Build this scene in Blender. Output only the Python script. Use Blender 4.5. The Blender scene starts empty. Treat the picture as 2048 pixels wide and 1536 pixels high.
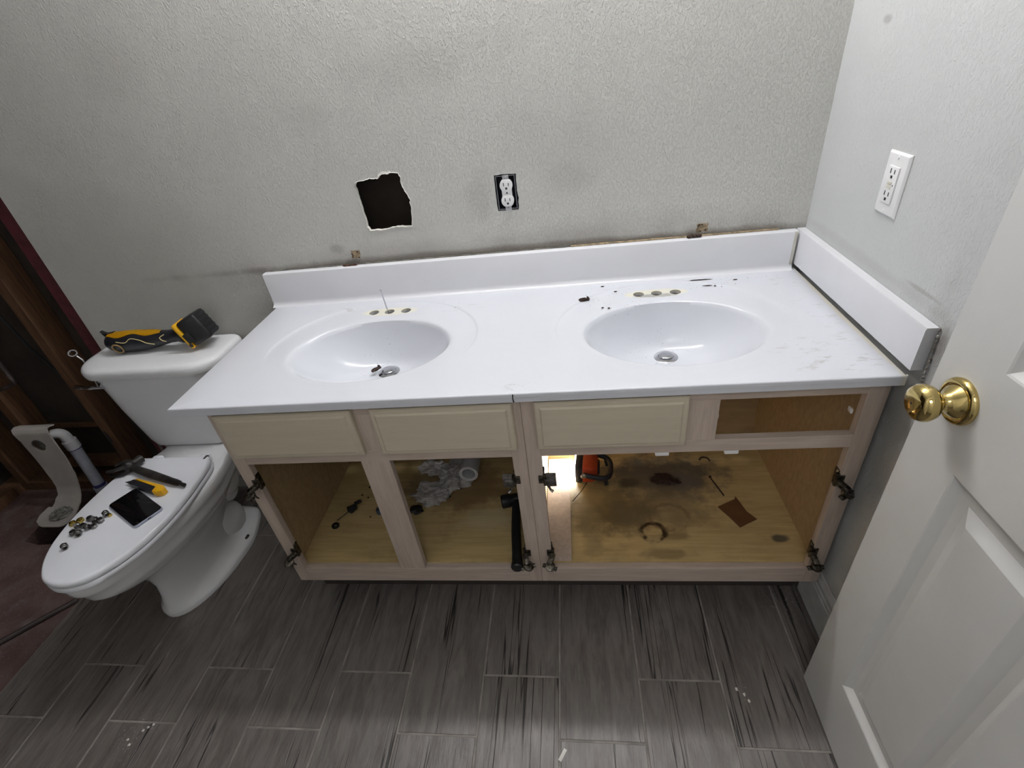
import bpy, bmesh, math, random
from mathutils import Vector, Matrix, Euler, noise
random.seed(7)
PI = math.pi
SC = bpy.context.scene
COL = SC.collection

# ------------------------------------------------------------------ camera
CAM = Vector((-0.6241, -1.3789, 1.3855))
YAW, PIT, ROL = -0.1544, -0.5895, -0.1345
def cam_axes():
    cy, sy, cp, sp = math.cos(YAW), math.sin(YAW), math.cos(PIT), math.sin(PIT)
    f = Vector((sy*cp, cy*cp, sp)); r = Vector((cy, -sy, 0)); u = r.cross(f)
    c, s = math.cos(ROL), math.sin(ROL)
    return c*r + s*u, -s*r + c*u, f
ax_r, ax_u, ax_f = cam_axes()
cd = bpy.data.cameras.new('camera'); cam = bpy.data.objects.new('camera', cd); COL.objects.link(cam)
cam.matrix_world = Matrix(((ax_r.x, ax_u.x, -ax_f.x, CAM.x), (ax_r.y, ax_u.y, -ax_f.y, CAM.y), (ax_r.z, ax_u.z, -ax_f.z, CAM.z), (0, 0, 0, 1)))
cd.sensor_width = 36.0; cd.lens = 36.0*992.01/2048; cd.clip_start = 0.01; cd.clip_end = 50
SC.camera = cam

# ------------------------------------------------------------------ light levels, world, exposure
BULB_EMISSION = 143.0
HALL_FILL_POWER = 9.0
WORK_LIGHT_EMISSION = 110.0
SC.view_settings.view_transform = 'Standard'; SC.view_settings.look = 'None'
SC.view_settings.gamma = 1.0; SC.view_settings.use_curve_mapping = False
SC.view_settings.exposure = 0.0
w = bpy.data.worlds.new('world'); SC.world = w; w.use_nodes = True
w.node_tree.nodes['Background'].inputs[0].default_value = (0.75, 0.85, 1.0, 1)
w.node_tree.nodes['Background'].inputs[1].default_value = 0.12
hl = bpy.data.lights.new('hall_fill', 'AREA'); hl.shape = 'RECTANGLE'; hl.size = 0.9; hl.size_y = 0.6  # unseen area light, added as soft fill through the doorway
hl.energy = HALL_FILL_POWER; hl.color = (1.0, 0.99, 0.99)
hlo = bpy.data.objects.new('hall_fill', hl); COL.objects.link(hlo)
hlo.location = (-0.75, -2.35, 2.3); hlo.rotation_euler = (math.radians(25), 0, 0)

# ------------------------------------------------------------------ node helpers
class NT:
    def __init__(s, name):
        s.m = bpy.data.materials.new(name); s.m.use_nodes = True
        s.t = s.m.node_tree; s.b = s.t.nodes['Principled BSDF']
    def n(s, typ, **kw):
        nd = s.t.nodes.new(typ)
        for k, v in kw.items(): setattr(nd, k, v)
        return nd
    def put(s, sock, v):
        if isinstance(v, bpy.types.NodeSocket): s.t.links.new(v, sock)
        elif isinstance(v, (tuple, list)): sock.default_value = tuple(v) + ((1,) if len(v) == 3 and len(sock.default_value) == 4 else ())
        else: sock.default_value = v
    def math(s, op, a, b=None, c=None, clamp=False):
        nd = s.n('ShaderNodeMath', operation=op); nd.use_clamp = clamp
        s.put(nd.inputs[0], a)
        if b is not None: s.put(nd.inputs[1], b)
        if c is not None: s.put(nd.inputs[2], c)
        return nd.outputs[0]
    def coord(s):
        if not hasattr(s, '_c'): s._c = s.n('ShaderNodeTexCoord').outputs['Object']
        return s._c
    def xyz(s):
        if not hasattr(s, '_x'):
            nd = s.n('ShaderNodeSeparateXYZ'); s.put(nd.inputs[0], s.coord()); s._x = nd.outputs
        return s._x
    def mapped(s, scale=(1, 1, 1), rot=(0, 0, 0), loc=(0, 0, 0), vec=None):
        nd = s.n('ShaderNodeMapping'); s.put(nd.inputs['Vector'], vec if vec is not None else s.coord())
        nd.inputs['Scale'].default_value = scale; nd.inputs['Rotation'].default_value = rot; nd.inputs['Location'].default_value = loc
        return nd.outputs[0]
    def noise(s, scale, detail=4, rough=0.55, vec=None, dist=0.0):
        nd = s.n('ShaderNodeTexNoise'); nd.inputs['Scale'].default_value = scale
        nd.inputs['Detail'].default_value = detail; nd.inputs['Roughness'].default_value = rough; nd.inputs['Distortion'].default_value = dist
        s.put(nd.inputs['Vector'], vec if vec is not None else s.coord())
        return nd.outputs['Fac']
    def voronoi(s, scale, vec=None, feature='F1'):
        nd = s.n('ShaderNodeTexVoronoi', feature=feature); nd.inputs['Scale'].default_value = scale
        s.put(nd.inputs['Vector'], vec if vec is not None else s.coord())
        return nd.outputs['Distance']
    def ramp(s, v, lo, hi, a=0.0, b=1.0, smooth=True):
        nd = s.n('ShaderNodeMapRange'); nd.interpolation_type = 'SMOOTHSTEP' if smooth else 'LINEAR'
        s.put(nd.inputs['Value'], v); nd.inputs['From Min'].default_value = lo; nd.inputs['From Max'].default_value = hi
        nd.inputs['To Min'].default_value = a; nd.inputs['To Max'].default_value = b
        return nd.outputs[0]
    def mix(s, f, a, b, blend='MIX'):
        nd = s.n('ShaderNodeMix', data_type='RGBA', blend_type=blend)
        s.put(nd.inputs[0], f); s.put(nd.inputs[6], a); s.put(nd.inputs[7], b)
        return nd.outputs[2]
    def bump(s, h, strength=0.5, dist=0.001):
        nd = s.n('ShaderNodeBump'); nd.inputs['Strength'].default_value = strength; nd.inputs['Distance'].default_value = dist
        s.put(nd.inputs['Height'], h)
        if s.b.inputs['Normal'].is_linked: s.t.links.new(s.b.inputs['Normal'].links[0].from_socket, nd.inputs['Normal'])
        s.t.links.new(nd.outputs[0], s.b.inputs['Normal'])
    def spot(s, a, b, ca, cb, ra, rb, wob=0.5, nscale=40, soft=0.35, ring=None):
        """mask of a stain at (ca, cb), a/b are coordinate sockets; ring = inner radius fraction"""
        da = s.math('DIVIDE', s.math('SUBTRACT', a, ca), ra); db = s.math('DIVIDE', s.math('SUBTRACT', b, cb), rb)
        d = s.math('SQRT', s.math('ADD', s.math('MULTIPLY', da, da), s.math('MULTIPLY', db, db)))
        d = s.math('ADD', d, s.math('MULTIPLY', s.math('SUBTRACT', s.noise(nscale, 4), 0.5), wob*2))
        m = s.ramp(d, 1.0 - soft, 1.0 + soft, 1.0, 0.0)
        if ring: m = s.math('MULTIPLY', m, s.ramp(d, ring - soft*.6, ring + soft*.6, 0.0, 1.0))
        return m
    def base(s, c): s.put(s.b.inputs['Base Color'], c)
    def set(s, rough=None, metal=None, spec=None, coat=None, ior=None):
        if rough is not None: s.put(s.b.inputs['Roughness'], rough)
        if metal is not None: s.b.inputs['Metallic'].default_value = metal
        if spec is not None: s.b.inputs['Specular IOR Level'].default_value = spec
        if coat is not None: s.b.inputs['Coat Weight'].default_value = coat
        return s
def simple(name, c, rough=0.5, metal=0.0, vary=0.08, scale=30, bump=0.0, spec=None, coat=None):
    t = NT(name); n = t.noise(scale, 4)
    d = tuple(max(0, x*(1-vary*2)) for x in c)
    t.base(t.mix(t.ramp(n, 0.3, 0.7), d, c)); t.set(rough, metal, spec, coat)
    if bump: t.bump(t.noise(scale*6, 3), 0.5, bump)
    return t.m

# ---- wall paint
def m_wall(name, col, smudges, vertical_axis='x', strokes=1.0):
    t = NT(name); X = t.xyz(); a = X[0] if vertical_axis == 'x' else X[1]; z = X[2]
    c = t.mix(t.ramp(t.noise(2.2, 5), 0.3, 0.75), tuple(x*0.93 for x in col), col)
    for (ca, cb, ra, rb, s_, cc) in smudges:
        m = t.spot(a, z, ca, cb, ra, rb, 0.7, 9, 0.6)
        c = t.mix(t.math('MULTIPLY', m, s_), c, cc)
    sp = t.ramp(t.voronoi(22, t.mapped((1, 1, 1))), 0.03, 0.055, 1, 0)
    c = t.mix(t.math('MULTIPLY', sp, t.math('MULTIPLY', t.ramp(t.noise(3.1, 2), 0.56, 0.66), 0.35)), c, (0.16, 0.15, 0.13))
    t.base(c); t.set(0.62, spec=0.35)
    h1 = t.noise(210, 4, 0.6, t.mapped((1, 1, .6), rot=(0, .7, 0)), .5); h1 = t.ramp(h1, 0.46, 0.66)
    h2 = t.noise(300, 2, 0.5)
    h = t.math('ADD', h1, t.math('MULTIPLY', h2, 0.25))
    t.bump(h, 0.85*strokes, 0.0012)
    t.bump(t.noise(7, 3), 0.35, 0.006)
    return t.m
WALL_C = (0.60, 0.595, 0.56)
M_WALL = m_wall('wall_paint', WALL_C, [(-.66, 1.175, .16, .08, .10, (.2, .19, .17)), (-.93, 1.38, .16, .05, .12, (.2, .19, .17)), (-.62, 1.09, .06, .04, .12, (.2, .17, .14)),
    (-.77, 0.905, .80, .045, .4, (.24, .22, .19)), (-.77, 0.914, .82, .013, .8, (.17, .15, .125)), (-2.0, 1.0, .25, .2, .15, (.25, .25, .22)), (-1.75, 1.45, .1, .06, .12, (.25, .22, .2)), (-1.30, .96, .02, .012, .4, (.2, .19, .17)), (-.42, .96, .3, .03, .15, (.25, .24, .2)), (-1.27, 1.30, .05, .03, .08, (.2, .2, .18)), (-.86, 1.07, .03, .06, .22, (.3, .28, .25)), (-.71, 1.06, .03, .06, .2, (.58, .57, .52))])
M_WALLR = m_wall('wall_paint_side', (0.58, 0.595, 0.59), [(-.148, 1.353, .012, .006, .6, (.25, .24, .24)), (-.13, 1.336, .05, .03, .12, (.7, .7, .68)), (-.585, .885, .012, .03, .7, (.2, .17, .15)),
    (-.60, .78, .03, .09, .5, (.30, .29, .28)), (-.50, .945, .05, .004, .5, (.3, .29, .27)), (-.3, .93, .3, .012, .2, (.3, .29, .27)), (-.56, .70, .04, .25, .5, (.25, .24, .22))], 'y', 0.55)
M_GYP = simple('gypsum', (0.78, 0.76, 0.70), 0.9, bump=0.0006)
M_CEIL = simple('ceiling_paint', (0.80, 0.80, 0.79), 0.8)
M_TRIM = simple('white_trim_paint', (0.62, 0.62, 0.60), 0.45)
# ---- studs / wood
def m_wood(name, c1, c2, scale=(4, 4, 40), rough=0.8, ns=3.0, bump=0.0006):
    t = NT(name); v = t.mapped(scale)
    n = t.noise(ns, 6, 0.6, v, 0.4)
    t.base(t.mix(t.ramp(n, 0.3, 0.7), c1, c2)); t.set(rough)
    if bump: t.bump(n, 0.4, bump)
    return t.m
M_STUD = m_wood('stud_wood', (0.065, 0.030, 0.014), (0.135, 0.066, 0.027), (40, 40, 3))
M_STUDRED = simple('maroon_stained_stud', (0.115, 0.022, 0.028), 0.8, vary=0.2)
M_SHEATH = simple('cavity_paper', (0.045, 0.034, 0.026), 0.95, vary=0.25, scale=8)
M_DIRT_SHADE = simple('dirt', (0.02, 0.012, 0.008), 1.0, vary=0.4)  # earth in the pit; also paints shade inside pipe and cabinet back opening
# ---- floor
def m_floor():
    t = NT('wood_look_tile')
    isl = t.n('ShaderNodeNewGeometry').outputs['Random Per Island']
    off = t.n('ShaderNodeCombineXYZ'); t.put(off.inputs[0], t.math('MULTIPLY', isl, 31.7)); t.put(off.inputs[1], t.math('MULTIPLY', isl, 17.3)); t.put(off.inputs[2], isl)
    va = t.n('ShaderNodeVectorMath', operation='ADD'); t.put(va.inputs[0], t.coord()); t.put(va.inputs[1], off.outputs[0]); v = va.outputs[0]
    g = t.noise(8, 8, 0.66, t.mapped((5.5, .85, 1), vec=v), 0.5)
    fine = t.noise(60, 5, 0.65, t.mapped((7, .42, 1), vec=v), 0.2)
    blot = t.noise(5, 4, 0.6, t.mapped((2.2, 1, 1), vec=v))
    c = t.mix(t.ramp(g, 0.33, 0.68), (0.085, 0.072, 0.064), (0.208, 0.188, 0.174))
    c = t.mix(t.ramp(fine, 0.38, 0.72, 0.0, 0.38), c, (0.29, 0.275, 0.262))
    c = t.mix(t.ramp(blot, 0.35, 0.75, 0.45, 0.0), c, (0.10, 0.086, 0.077))
    c = t.mix(t.math('MULTIPLY', isl, 0.3), c, (0.13, 0.113, 0.10))
    # long dark grain cracks
    cr = t.noise(2.6, 3, 0.45, t.mapped((15, .30, 1), vec=v), 0.15)
    crk = t.ramp(t.math('ABSOLUTE', t.math('SUBTRACT', cr, 0.5)), 0.004, 0.015, 1, 0)
    crk = t.math('MULTIPLY', crk, t.ramp(t.noise(3, 2, 0.5, t.mapped((4, .8, 1), vec=v)), 0.50, 0.56))
    c = t.mix(t.math('MULTIPLY', crk, 0.9), c, (0.010, 0.009, 0.008))
    # paint and plaster flecks
    fl = t.ramp(t.voronoi(34), 0.02, 0.06, 1, 0); fl = t.math('MULTIPLY', fl, t.ramp(t.noise(9, 2), 0.60, 0.64))
    c = t.mix(t.math('MULTIPLY', fl, 0.75), c, (0.45, 0.44, 0.42))
    X = t.xyz()
    for (x, y, rx, ry) in ((-1.83, -.90, .055, .045), (-.25, -.752, .012, .014), (-.06, -.50, .05, .05)):
        m = t.math('MULTIPLY', t.spot(X[0], X[1], x, y, rx, ry, 1.0, 40, .6), t.ramp(t.noise(110, 6, .75), .56, .66))
        c = t.mix(t.math('MULTIPLY', m, .7), c, (0.48, 0.48, 0.47))
    t.base(c); t.set(t.ramp(g, 0.3, 0.7, 0.40, 0.31), spec=0.5)
    t.bump(t.math('SUBTRACT', t.math('ADD', g, t.math('MULTIPLY', fine, .5)), t.math('MULTIPLY', crk, 1.5)), 0.6, 0.0012)
    return t.m
M_TILE = m_floor()
M_GROUT = simple('grout', (0.30, 0.275, 0.25), 0.9, vary=0.2, scale=20)
def m_slab():
    t = NT('bare_concrete'); n = t.noise(5, 7, 0.65)
    c = t.mix(t.ramp(n, 0.35, 0.65), (0.080, 0.044, 0.040), (0.14, 0.09, 0.08))
    c = t.mix(t.ramp(t.noise(14, 4), 0.5, 0.75, 0, 0.6), c, (0.17, 0.15, 0.14))
    c = t.mix(t.ramp(t.noise(130, 2), 0.6, 0.75, 0, 0.5), c, (0.27, 0.22, 0.20))
    t.base(c); t.set(0.9); t.bump(t.noise(60, 6), 0.6, 0.002); return t.m
M_SLAB = m_slab()
# ---- cultured marble with dirt
HC = 0.806
BX = (-1.140, -0.392)
def m_marble():
    t = NT('white_cultured_marble'); X = t.xyz(); x, y, z = X[0], X[1], X[2]
    c = (0.625, 0.645, 0.695)
    top = t.ramp(z, HC-.012, HC-.008)
    soft = t.mix(t.ramp(t.noise(3.5, 5), .35, .7), (0.61, 0.625, 0.67), c)
    c = soft
    for bx in BX:   # adhesive-yellowed oval under the old faucet
        m = t.math('MULTIPLY', t.spot(x, y, bx-.006, -.114, .082, .024, .18, 60, .12), top)
        c = t.mix(t.math('MULTIPLY', m, .75), c, (0.72, 0.69, 0.55))
    m = t.spot(x, y, -.398, -.128, .052, .010, .5, 90, .3); c = t.mix(t.math('MULTIPLY', m, .75), c, (0.30, 0.30, 0.29))
    m = t.math('MULTIPLY', t.spot(x, y, -.0145, -.30, .012, .30, .35, 20, .4), .85); c = t.mix(m, c, (0.66, 0.62, 0.50))
    grit = t.ramp(t.voronoi(75), .10, .16, 1, 0)
    fine = t.ramp(t.voronoi(150), .12, .2, 1, 0)
    for (cx, cy, rx, ry, s_) in ((-.52, -.13, .08, .075, .75), (-.26, -.085, .10, .035, .85), (-.16, -.075, .10, .02, .5), (-.40, -.245, .075, .055, .7), (-1.15, -.235, .07, .05, .5), (-1.10, -.10, .12, .02, .25), (-.73, -.52, .04, .03, .5)):
        mm = t.spot(x, y, cx, cy, rx, ry, .5, 30, .4)
        g = t.math('MULTIPLY', mm, t.math('MAXIMUM', t.math('MULTIPLY', grit, t.ramp(t.noise(33, 2), .50, .56)), t.math('MULTIPLY', fine, t.ramp(t.noise(47, 2), .52, .6))))
        c = t.mix(t.math('MULTIPLY', g, s_), c, (0.07, 0.055, 0.045))
    for (cx, cy, rx, ry, s_) in ((-.10, -.50, .09, .035, .5), (-.14, -.43, .09, .035, .35), (-.06, -.30, .03, .12, .3), (-1.30, -.09, .08, .015, .35), (-.93, -.125, .05, .02, .6), (-.75, -.535, .03, .012, .6), (-.06, -.10, .05, .04, .35)):
        mm = t.spot(x, y, cx, cy, rx, ry, .6, 25, .4)
        sm = t.ramp(t.noise(26, 6, .7, t.mapped((1, 2.4, 1), rot=(0, 0, .5))), .52, .66)
        c = t.mix(t.math('MULTIPLY', t.math('MULTIPLY', mm, sm), s_), c, (0.36, 0.34, 0.30))
    t.base(c); t.set(.20, spec=0.5)
    return t.m
M_MARB = m_marble()
def m_splash():
    t = NT('white_splash_marble'); X = t.xyz()
    c = t.mix(t.ramp(t.noise(4, 5), .35, .7), (0.665, 0.672, 0.70), (0.70, 0.708, 0.74))
    t.base(c); t.set(0.2); return t.m
M_SPL = m_splash()
M_CERAMIC = simple('white_vitreous_china', (0.80, 0.81, 0.83), 0.10, vary=0.02, scale=5)
M_SEAT = simple('white_plastic_seat', (0.80, 0.82, 0.87), 0.16, vary=0.02, scale=5)
M_MAPLE = m_wood('pickled_maple', (0.44, 0.36, 0.30), (0.55, 0.46, 0.39), (30, 30, 2.5), 0.5)
M_MAPLEH = m_wood('pickled_maple_rail', (0.44, 0.36, 0.30), (0.55, 0.46, 0.39), (2.5, 30, 30), 0.5)
M_FRONT = m_wood('pickled_maple_front', (0.525, 0.465, 0.355), (0.56, 0.50, 0.385), (2.5, 30, 30), 0.5)
M_PLY = m_wood('yellowed_plywood', (0.33, 0.225, 0.115), (0.41, 0.29, 0.155), (3, 30, 14), 0.55)
def m_cabfloor(name, stains, rings):
    t = NT(name); X = t.xyz(); x, y = X[0], X[1]
    n = t.noise(3, 6, .6, t.mapped((2.5, 26, 8)), .4)
    c = t.mix(t.ramp(n, .3, .7), (0.46, 0.335, 0.15), (0.58, 0.44, 0.21))
    c = t.mix(t.ramp(t.noise(9, 6, .65), .5, .72, 0, .35), c, (0.26, 0.18, 0.085))
    for (cx, cy, rx, ry, s_, cc) in stains:
        m = t.spot(x, y, cx, cy, rx, ry, .9, 22, .45); c = t.mix(t.math('MULTIPLY', m, s_), c, cc)
    for (cx, cy, r, inn, s_, cc) in rings:
        m = t.math('MULTIPLY', t.spot(x, y, cx, cy, r, r*.9, .25, 40, .12, inn), t.ramp(t.noise(22, 3), .38, .52)); c = t.mix(t.math('MULTIPLY', m, s_), c, cc)
    t.base(c); t.set(0.42); t.bump(t.noise(50, 4), .3, .0005); return t.m
M_CFR = m_cabfloor('stained_cabinet_floor', [(-.36, -.19, .17, .09, .9, (.085, .072, .06)), (-.40, -.27, .16, .10, .5, (.16, .13, .09)), (-.30, -.21, .045, .04, .6, (.14, .125, .11)), (-.36, -.205, .04, .022, .95, (.012, .01, .009)),
    (-.55, -.30, .13, .11, .75, (.15, .115, .055)), (-.50, -.36, .08, .06, .65, (.12, .09, .045)), (-.60, -.40, .03, .09, .5, (.2, .15, .07)), (-.40, -.49, .07, .018, .55, (.14, .09, .04)), (-.36, -.43, .05, .012, .5, (.17, .11, .05)), (-.09, -.44, .02, .012, .8, (.05, .05, .05)), (-.47, -.22, .03, .02, .7, (.05, .04, .03)), (-.40, -.53, .06, .01, .6, (.10, .05, .03)),
    (-.38, -.34, .12, .09, .4, (.20, .15, .08))],
    [(-.425, -.415, .040, .68, 1.0, (.035, .020, .010)), (-.37, -.36, .06, .8, .6, (.16, .10, .05))])
M_CFL = m_cabfloor('cabinet_floor_wood', [(-1.0, -.22, .14, .10, .6, (.12, .05, .02)), (-.92, -.36, .08, .04, .3, (.6, .55, .4)), (-1.16, -.20, .05, .09, .5, (.10, .07, .05))], [])
M_BLACK = simple('black_rubber', (0.012, 0.012, 0.014), 0.45, vary=0.2)
M_TOOLBLK = simple('dark_blue_black_plastic', (0.018, 0.020, 0.028), 0.42, vary=0.2)
M_YEL = simple('tool_yellow', (0.80, 0.43, 0.01), 0.35, vary=0.05)
M_ORANGE = simple('orange_red_plastic', (0.42, 0.055, 0.018), 0.4)
M_CHROME = simple('chrome', (0.62, 0.62, 0.64), 0.16, 1.0, vary=0.05)
M_DULL = simple('dull_steel', (0.32, 0.31, 0.30), 0.36, 1.0, vary=0.25, scale=60)
M_RUST = simple('tarnished_hinge_metal', (0.20, 0.18, 0.15), 0.34, 1.0, vary=0.4, scale=120)
M_IRON = simple('dark_forged_iron', (0.05, 0.047, 0.045), 0.5, 0.6, vary=0.3, scale=50)
M_BRASS = simple('polished_brass', (0.60, 0.465, 0.19), 0.085, 1.0, vary=0.06)
M_BRASS2 = simple('brass_fitting', (0.66, 0.50, 0.14), 0.25, 1.0, vary=0.1)
M_WPLAS = simple('white_plastic', (0.80, 0.80, 0.80), 0.3, vary=0.02)
M_SLOT = simple('slot_black', (0.01, 0.01, 0.01), 0.6)
M_BOX = simple('blue_black_box', (0.008, 0.010, 0.028), 0.5)
M_PVC = simple('white_pvc', (0.55, 0.55, 0.56), 0.35)
M_PVCG = simple('grey_white_pvc', (0.34, 0.36, 0.41), 0.35)
M_PRIMER = simple('purple_primer', (0.035, 0.035, 0.16), 0.4)
M_COPPER = simple('weathered_copper_pipe', (0.24, 0.20, 0.19), 0.4, 0.8, vary=0.3)
M_CARD = simple('brown_cardboard', (0.135, 0.060, 0.018), 0.8)
M_GLASSBLK = simple('black_phone_glass', (0.004, 0.004, 0.005), 0.06)
M_PHONE = simple('phone_frame_metal', (0.42, 0.45, 0.55), 0.3, 0.7)
M_TUB = simple('white_tub_enamel', (0.50, 0.47, 0.44), 0.35, vary=0.08, scale=12)
M_PUTTY = simple('grey_plumber_putty', (0.30, 0.30, 0.27), 0.7, vary=0.35, scale=60, bump=.002)
M_DOOR = None
def m_door():
    t = NT('white_door_paint'); n = t.noise(5, 4)
    t.base(t.mix(t.ramp(n, .3, .7), (0.60, 0.60, 0.585), (0.635, 0.635, 0.62))); t.set(0.42, spec=.4)
    g = t.noise(70, 4, .6, t.mapped((1, 1, .12)), .6); t.bump(g, .35, .0006); return t.m
M_DOOR = m_door()
M_TIN = simple('galvanised_box', (0.5, 0.5, 0.52), 0.35, 0.9)
M_FLUFF = simple('white_crumpled_plastic', (0.50, 0.48, 0.46), 0.5, vary=0.15, scale=30)
M_TAN = simple('dried_adhesive', (0.42, 0.32, 0.20), 0.8, vary=0.3, scale=80, bump=.001)
M_BRN = simple('dark_brown_debris', (0.05, 0.022, 0.014), 0.7, vary=0.4, scale=200)
def emis(name, c, s):
    m = bpy.data.materials.new(name); m.use_nodes = True; b = m.node_tree.nodes['Principled BSDF']
    b.inputs['Base Color'].default_value = (.8, .8, .8, 1)
    b.inputs['Emission Color'].default_value = (*c, 1); b.inputs['Emission Strength'].default_value = s; return m
M_BULB = emis('lit_bulb', (1.0, 0.985, 0.99), BULB_EMISSION)
M_LED = emis('lit_led_panel', (1.0, 0.98, 0.93), WORK_LIGHT_EMISSION)

# ------------------------------------------------------------------ mesh helpers
def NB(): return bmesh.new()
def add_box(bm, x0, x1, y0, y1, z0, z1, bev=0.0, mi=0, M=None, seg=2):
    r = bmesh.ops.create_cube(bm, size=1.0); vs = r['verts']
    for v in vs: v.co = Vector(((x0+x1)/2 + v.co.x*(x1-x0), (y0+y1)/2 + v.co.y*(y1-y0), (z0+z1)/2 + v.co.z*(z1-z0)))
    fs = {f for v in vs for f in v.link_faces}
    for f in fs: f.material_index = mi
    if bev > 0:
        es = list({e for v in vs for e in v.link_edges})
        r2 = bmesh.ops.bevel(bm, geom=es, offset=bev, segments=seg, profile=0.5, affect='EDGES', material=-1)
        vs = list({v for f in r2['faces'] for v in f.verts} | {v for v in vs if v.is_valid})
    if M: bmesh.ops.transform(bm, matrix=M, verts=[v for v in vs if v.is_valid])
def ring_face(bm, rings, cap0=True, cap1=True, mi=0, closed=True):
    R = [[bm.verts.new(p) for p in r] for r in rings]; n = len(R[0])
    for a, b in zip(R, R[1:]):
        for i in range(n if closed else n-1):
            j = (i+1) % n
            try: f = bm.faces.new((a[i], a[j], b[j], b[i])); f.material_index = mi
            except ValueError: pass
    if cap0 and closed: f = bm.faces.new(list(reversed(R[0]))); f.material_index = mi
    if cap1 and closed: f = bm.faces.new(R[-1]); f.material_index = mi
    return R
def add_lathe(bm, prof, n=24, M=None, mi=0, cap=True):
    """prof list of (radius, height) along local z"""
    rings = []
    for r, h in prof: rings.append([Vector((r*math.cos(2*PI*i/n), r*math.sin(2*PI*i/n), h)) for i in range(n)])
    if M: rings = [[M @ p for p in r] for r in rings]
    ring_face(bm, rings, cap, cap, mi)
def add_tube(bm, pts, r, n=10, mi=0, cap=True, flat=1.0):
    pts = [Vector(p) for p in pts]; rad = r if isinstance(r, (list, tuple)) else [r]*len(pts)
    rings = []; up = None
    for i, p in enumerate(pts):
        d = (pts[min(i+1, len(pts)-1)] - pts[max(i-1, 0)]).normalized()
        if up is None: up = Vector((0, 0, 1)) if abs(d.z) < .9 else Vector((0, 1, 0))
        s = d.cross(up).normalized(); u = s.cross(d).normalized(); up = u
        rings.append([p + (s*math.cos(2*PI*k/n) + u*math.sin(2*PI*k/n)*flat)*rad[i] for k in range(n)])
    ring_face(bm, rings, cap, cap, mi)
def add_prism(bm, poly, axis, a, b, bev=0.0, mi=0):
    """poly: 2D points in the two remaining axes (in xyz order), extruded from a to b along axis"""
    def P(q, t):
        return Vector((t, q[0], q[1])) if axis == 0 else Vector((q[0], t, q[1])) if axis == 1 else Vector((q[0], q[1], t))
    v0 = [bm.verts.new(P(q, a)) for q in poly]; v1 = [bm.verts.new(P(q, b)) for q in poly]; n = len(poly)
    fs = [bm.faces.new(v0), bm.faces.new(list(reversed(v1)))]
    for i in range(n): fs.append(bm.faces.new((v0[i], v1[i], v1[(i+1) % n], v0[(i+1) % n])))
    for f in fs: f.material_index = mi
    if bev > 0: bmesh.ops.bevel(bm, geom=list({e for f in fs[:2] for e in f.edges}), offset=bev, segments=2, profile=.5, affect='EDGES', material=-1)
def smooth_pts(pts, per=6, closed=False):
    pts = [Vector(p) for p in pts]; out = []; n = len(pts)
    for i in range(n if closed else n-1):
        g = (lambda k: pts[k % n]) if closed else (lambda k: pts[min(max(k, 0), n-1)])
        p0, p1, p2, p3 = g(i-1), g(i), g(i+1), g(i+2)
        for k in range(per):
            t = k/per
            out.append(0.5*((2*p1) + (p2-p0)*t + (2*p0-5*p1+4*p2-p3)*t*t + (3*p1-p0-3*p2+p3)*t*t*t))
    if not closed: out.append(pts[-1])
    return out
def blob(bm, c, r, seed=0, amp=.35, sub=2, M=None, mi=0, fr=2.0):
    ret = bmesh.ops.create_icosphere(bm, subdivisions=sub, radius=1.0)
    R = r if isinstance(r, (tuple, list)) else (r, r, r)
    for v in ret['verts']:
        k = 1 + amp*noise.noise(v.co*fr + Vector((seed*7.1, seed*3.3, seed)))
        v.co = Vector((v.co.x*R[0]*k, v.co.y*R[1]*k, v.co.z*R[2]*k))
        if M: v.co = M @ v.co
        v.co += Vector(c)
        for f in v.link_faces: f.material_index = mi
def obj(name, bm, mats, parent=None, smooth=True, world=True, label=None, ang=35, kind=None):
    """link bm as one mesh object; with a parent and world=True the coordinates are world ones"""
    bmesh.ops.recalc_face_normals(bm, faces=bm.faces[:])
    if parent is not None and world:
        bmesh.ops.transform(bm, matrix=wm(parent).inverted(), verts=bm.verts[:])
    me = bpy.data.meshes.new(name); bm.to_mesh(me); bm.free()
    for m in (mats if isinstance(mats, (list, tuple)) else [mats]): me.materials.append(m)
    if smooth:
        for p in me.polygons: p.use_smooth = True
        me.set_sharp_from_angle(angle=math.radians(ang))
    o = bpy.data.objects.new(name, me); COL.objects.link(o)
    if parent is not None: o.parent = parent
    if label: o['label'] = label
    if kind: o['kind'] = kind
    return o
def wm(o):
    m = o.matrix_basis.copy()
    return wm(o.parent) @ m if o.parent else m
def thing(name, label, cat, loc=(0, 0, 0), rot=(0, 0, 0), group=None, kind=None):
    o = bpy.data.objects.new(name, None); COL.objects.link(o); o.empty_display_size = .05
    o.location = loc; o.rotation_euler = rot
    if kind: o['kind'] = kind
    tag(o, label, cat, group); return o
def tag(o, label, cat, group=None):
    if label: o['label'] = label
    if cat: o['category'] = cat
    if group: o['group'] = group
    return o
def struct(name, bm, mats, label=None, smooth=False, **k):
    o = obj(name, bm, mats, None, smooth, **k); o['kind'] = 'structure'
    if label: o['label'] = label
    return o
def boolean_cut(o, cutters):
    bm = NB()
    for c in cutters:
        c(bm)
    bmesh.ops.recalc_face_normals(bm, faces=bm.faces[:])
    me = bpy.data.meshes.new('cut'); bm.to_mesh(me); bm.free()
    co = bpy.data.objects.new('cut', me); COL.objects.link(co)
    md = o.modifiers.new('b', 'BOOLEAN'); md.operation = 'DIFFERENCE'; md.solver = 'EXACT'; md.object = co
    dg = bpy.context.evaluated_depsgraph_get(); dg.update()
    new = bpy.data.meshes.new_from_object(o.evaluated_get(dg)); o.modifiers.clear(); o.data = new
    bpy.data.objects.remove(co)

# ================================================================== SETTING
XL = -3.10; YF = -1.52; ZC = 2.44
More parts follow.
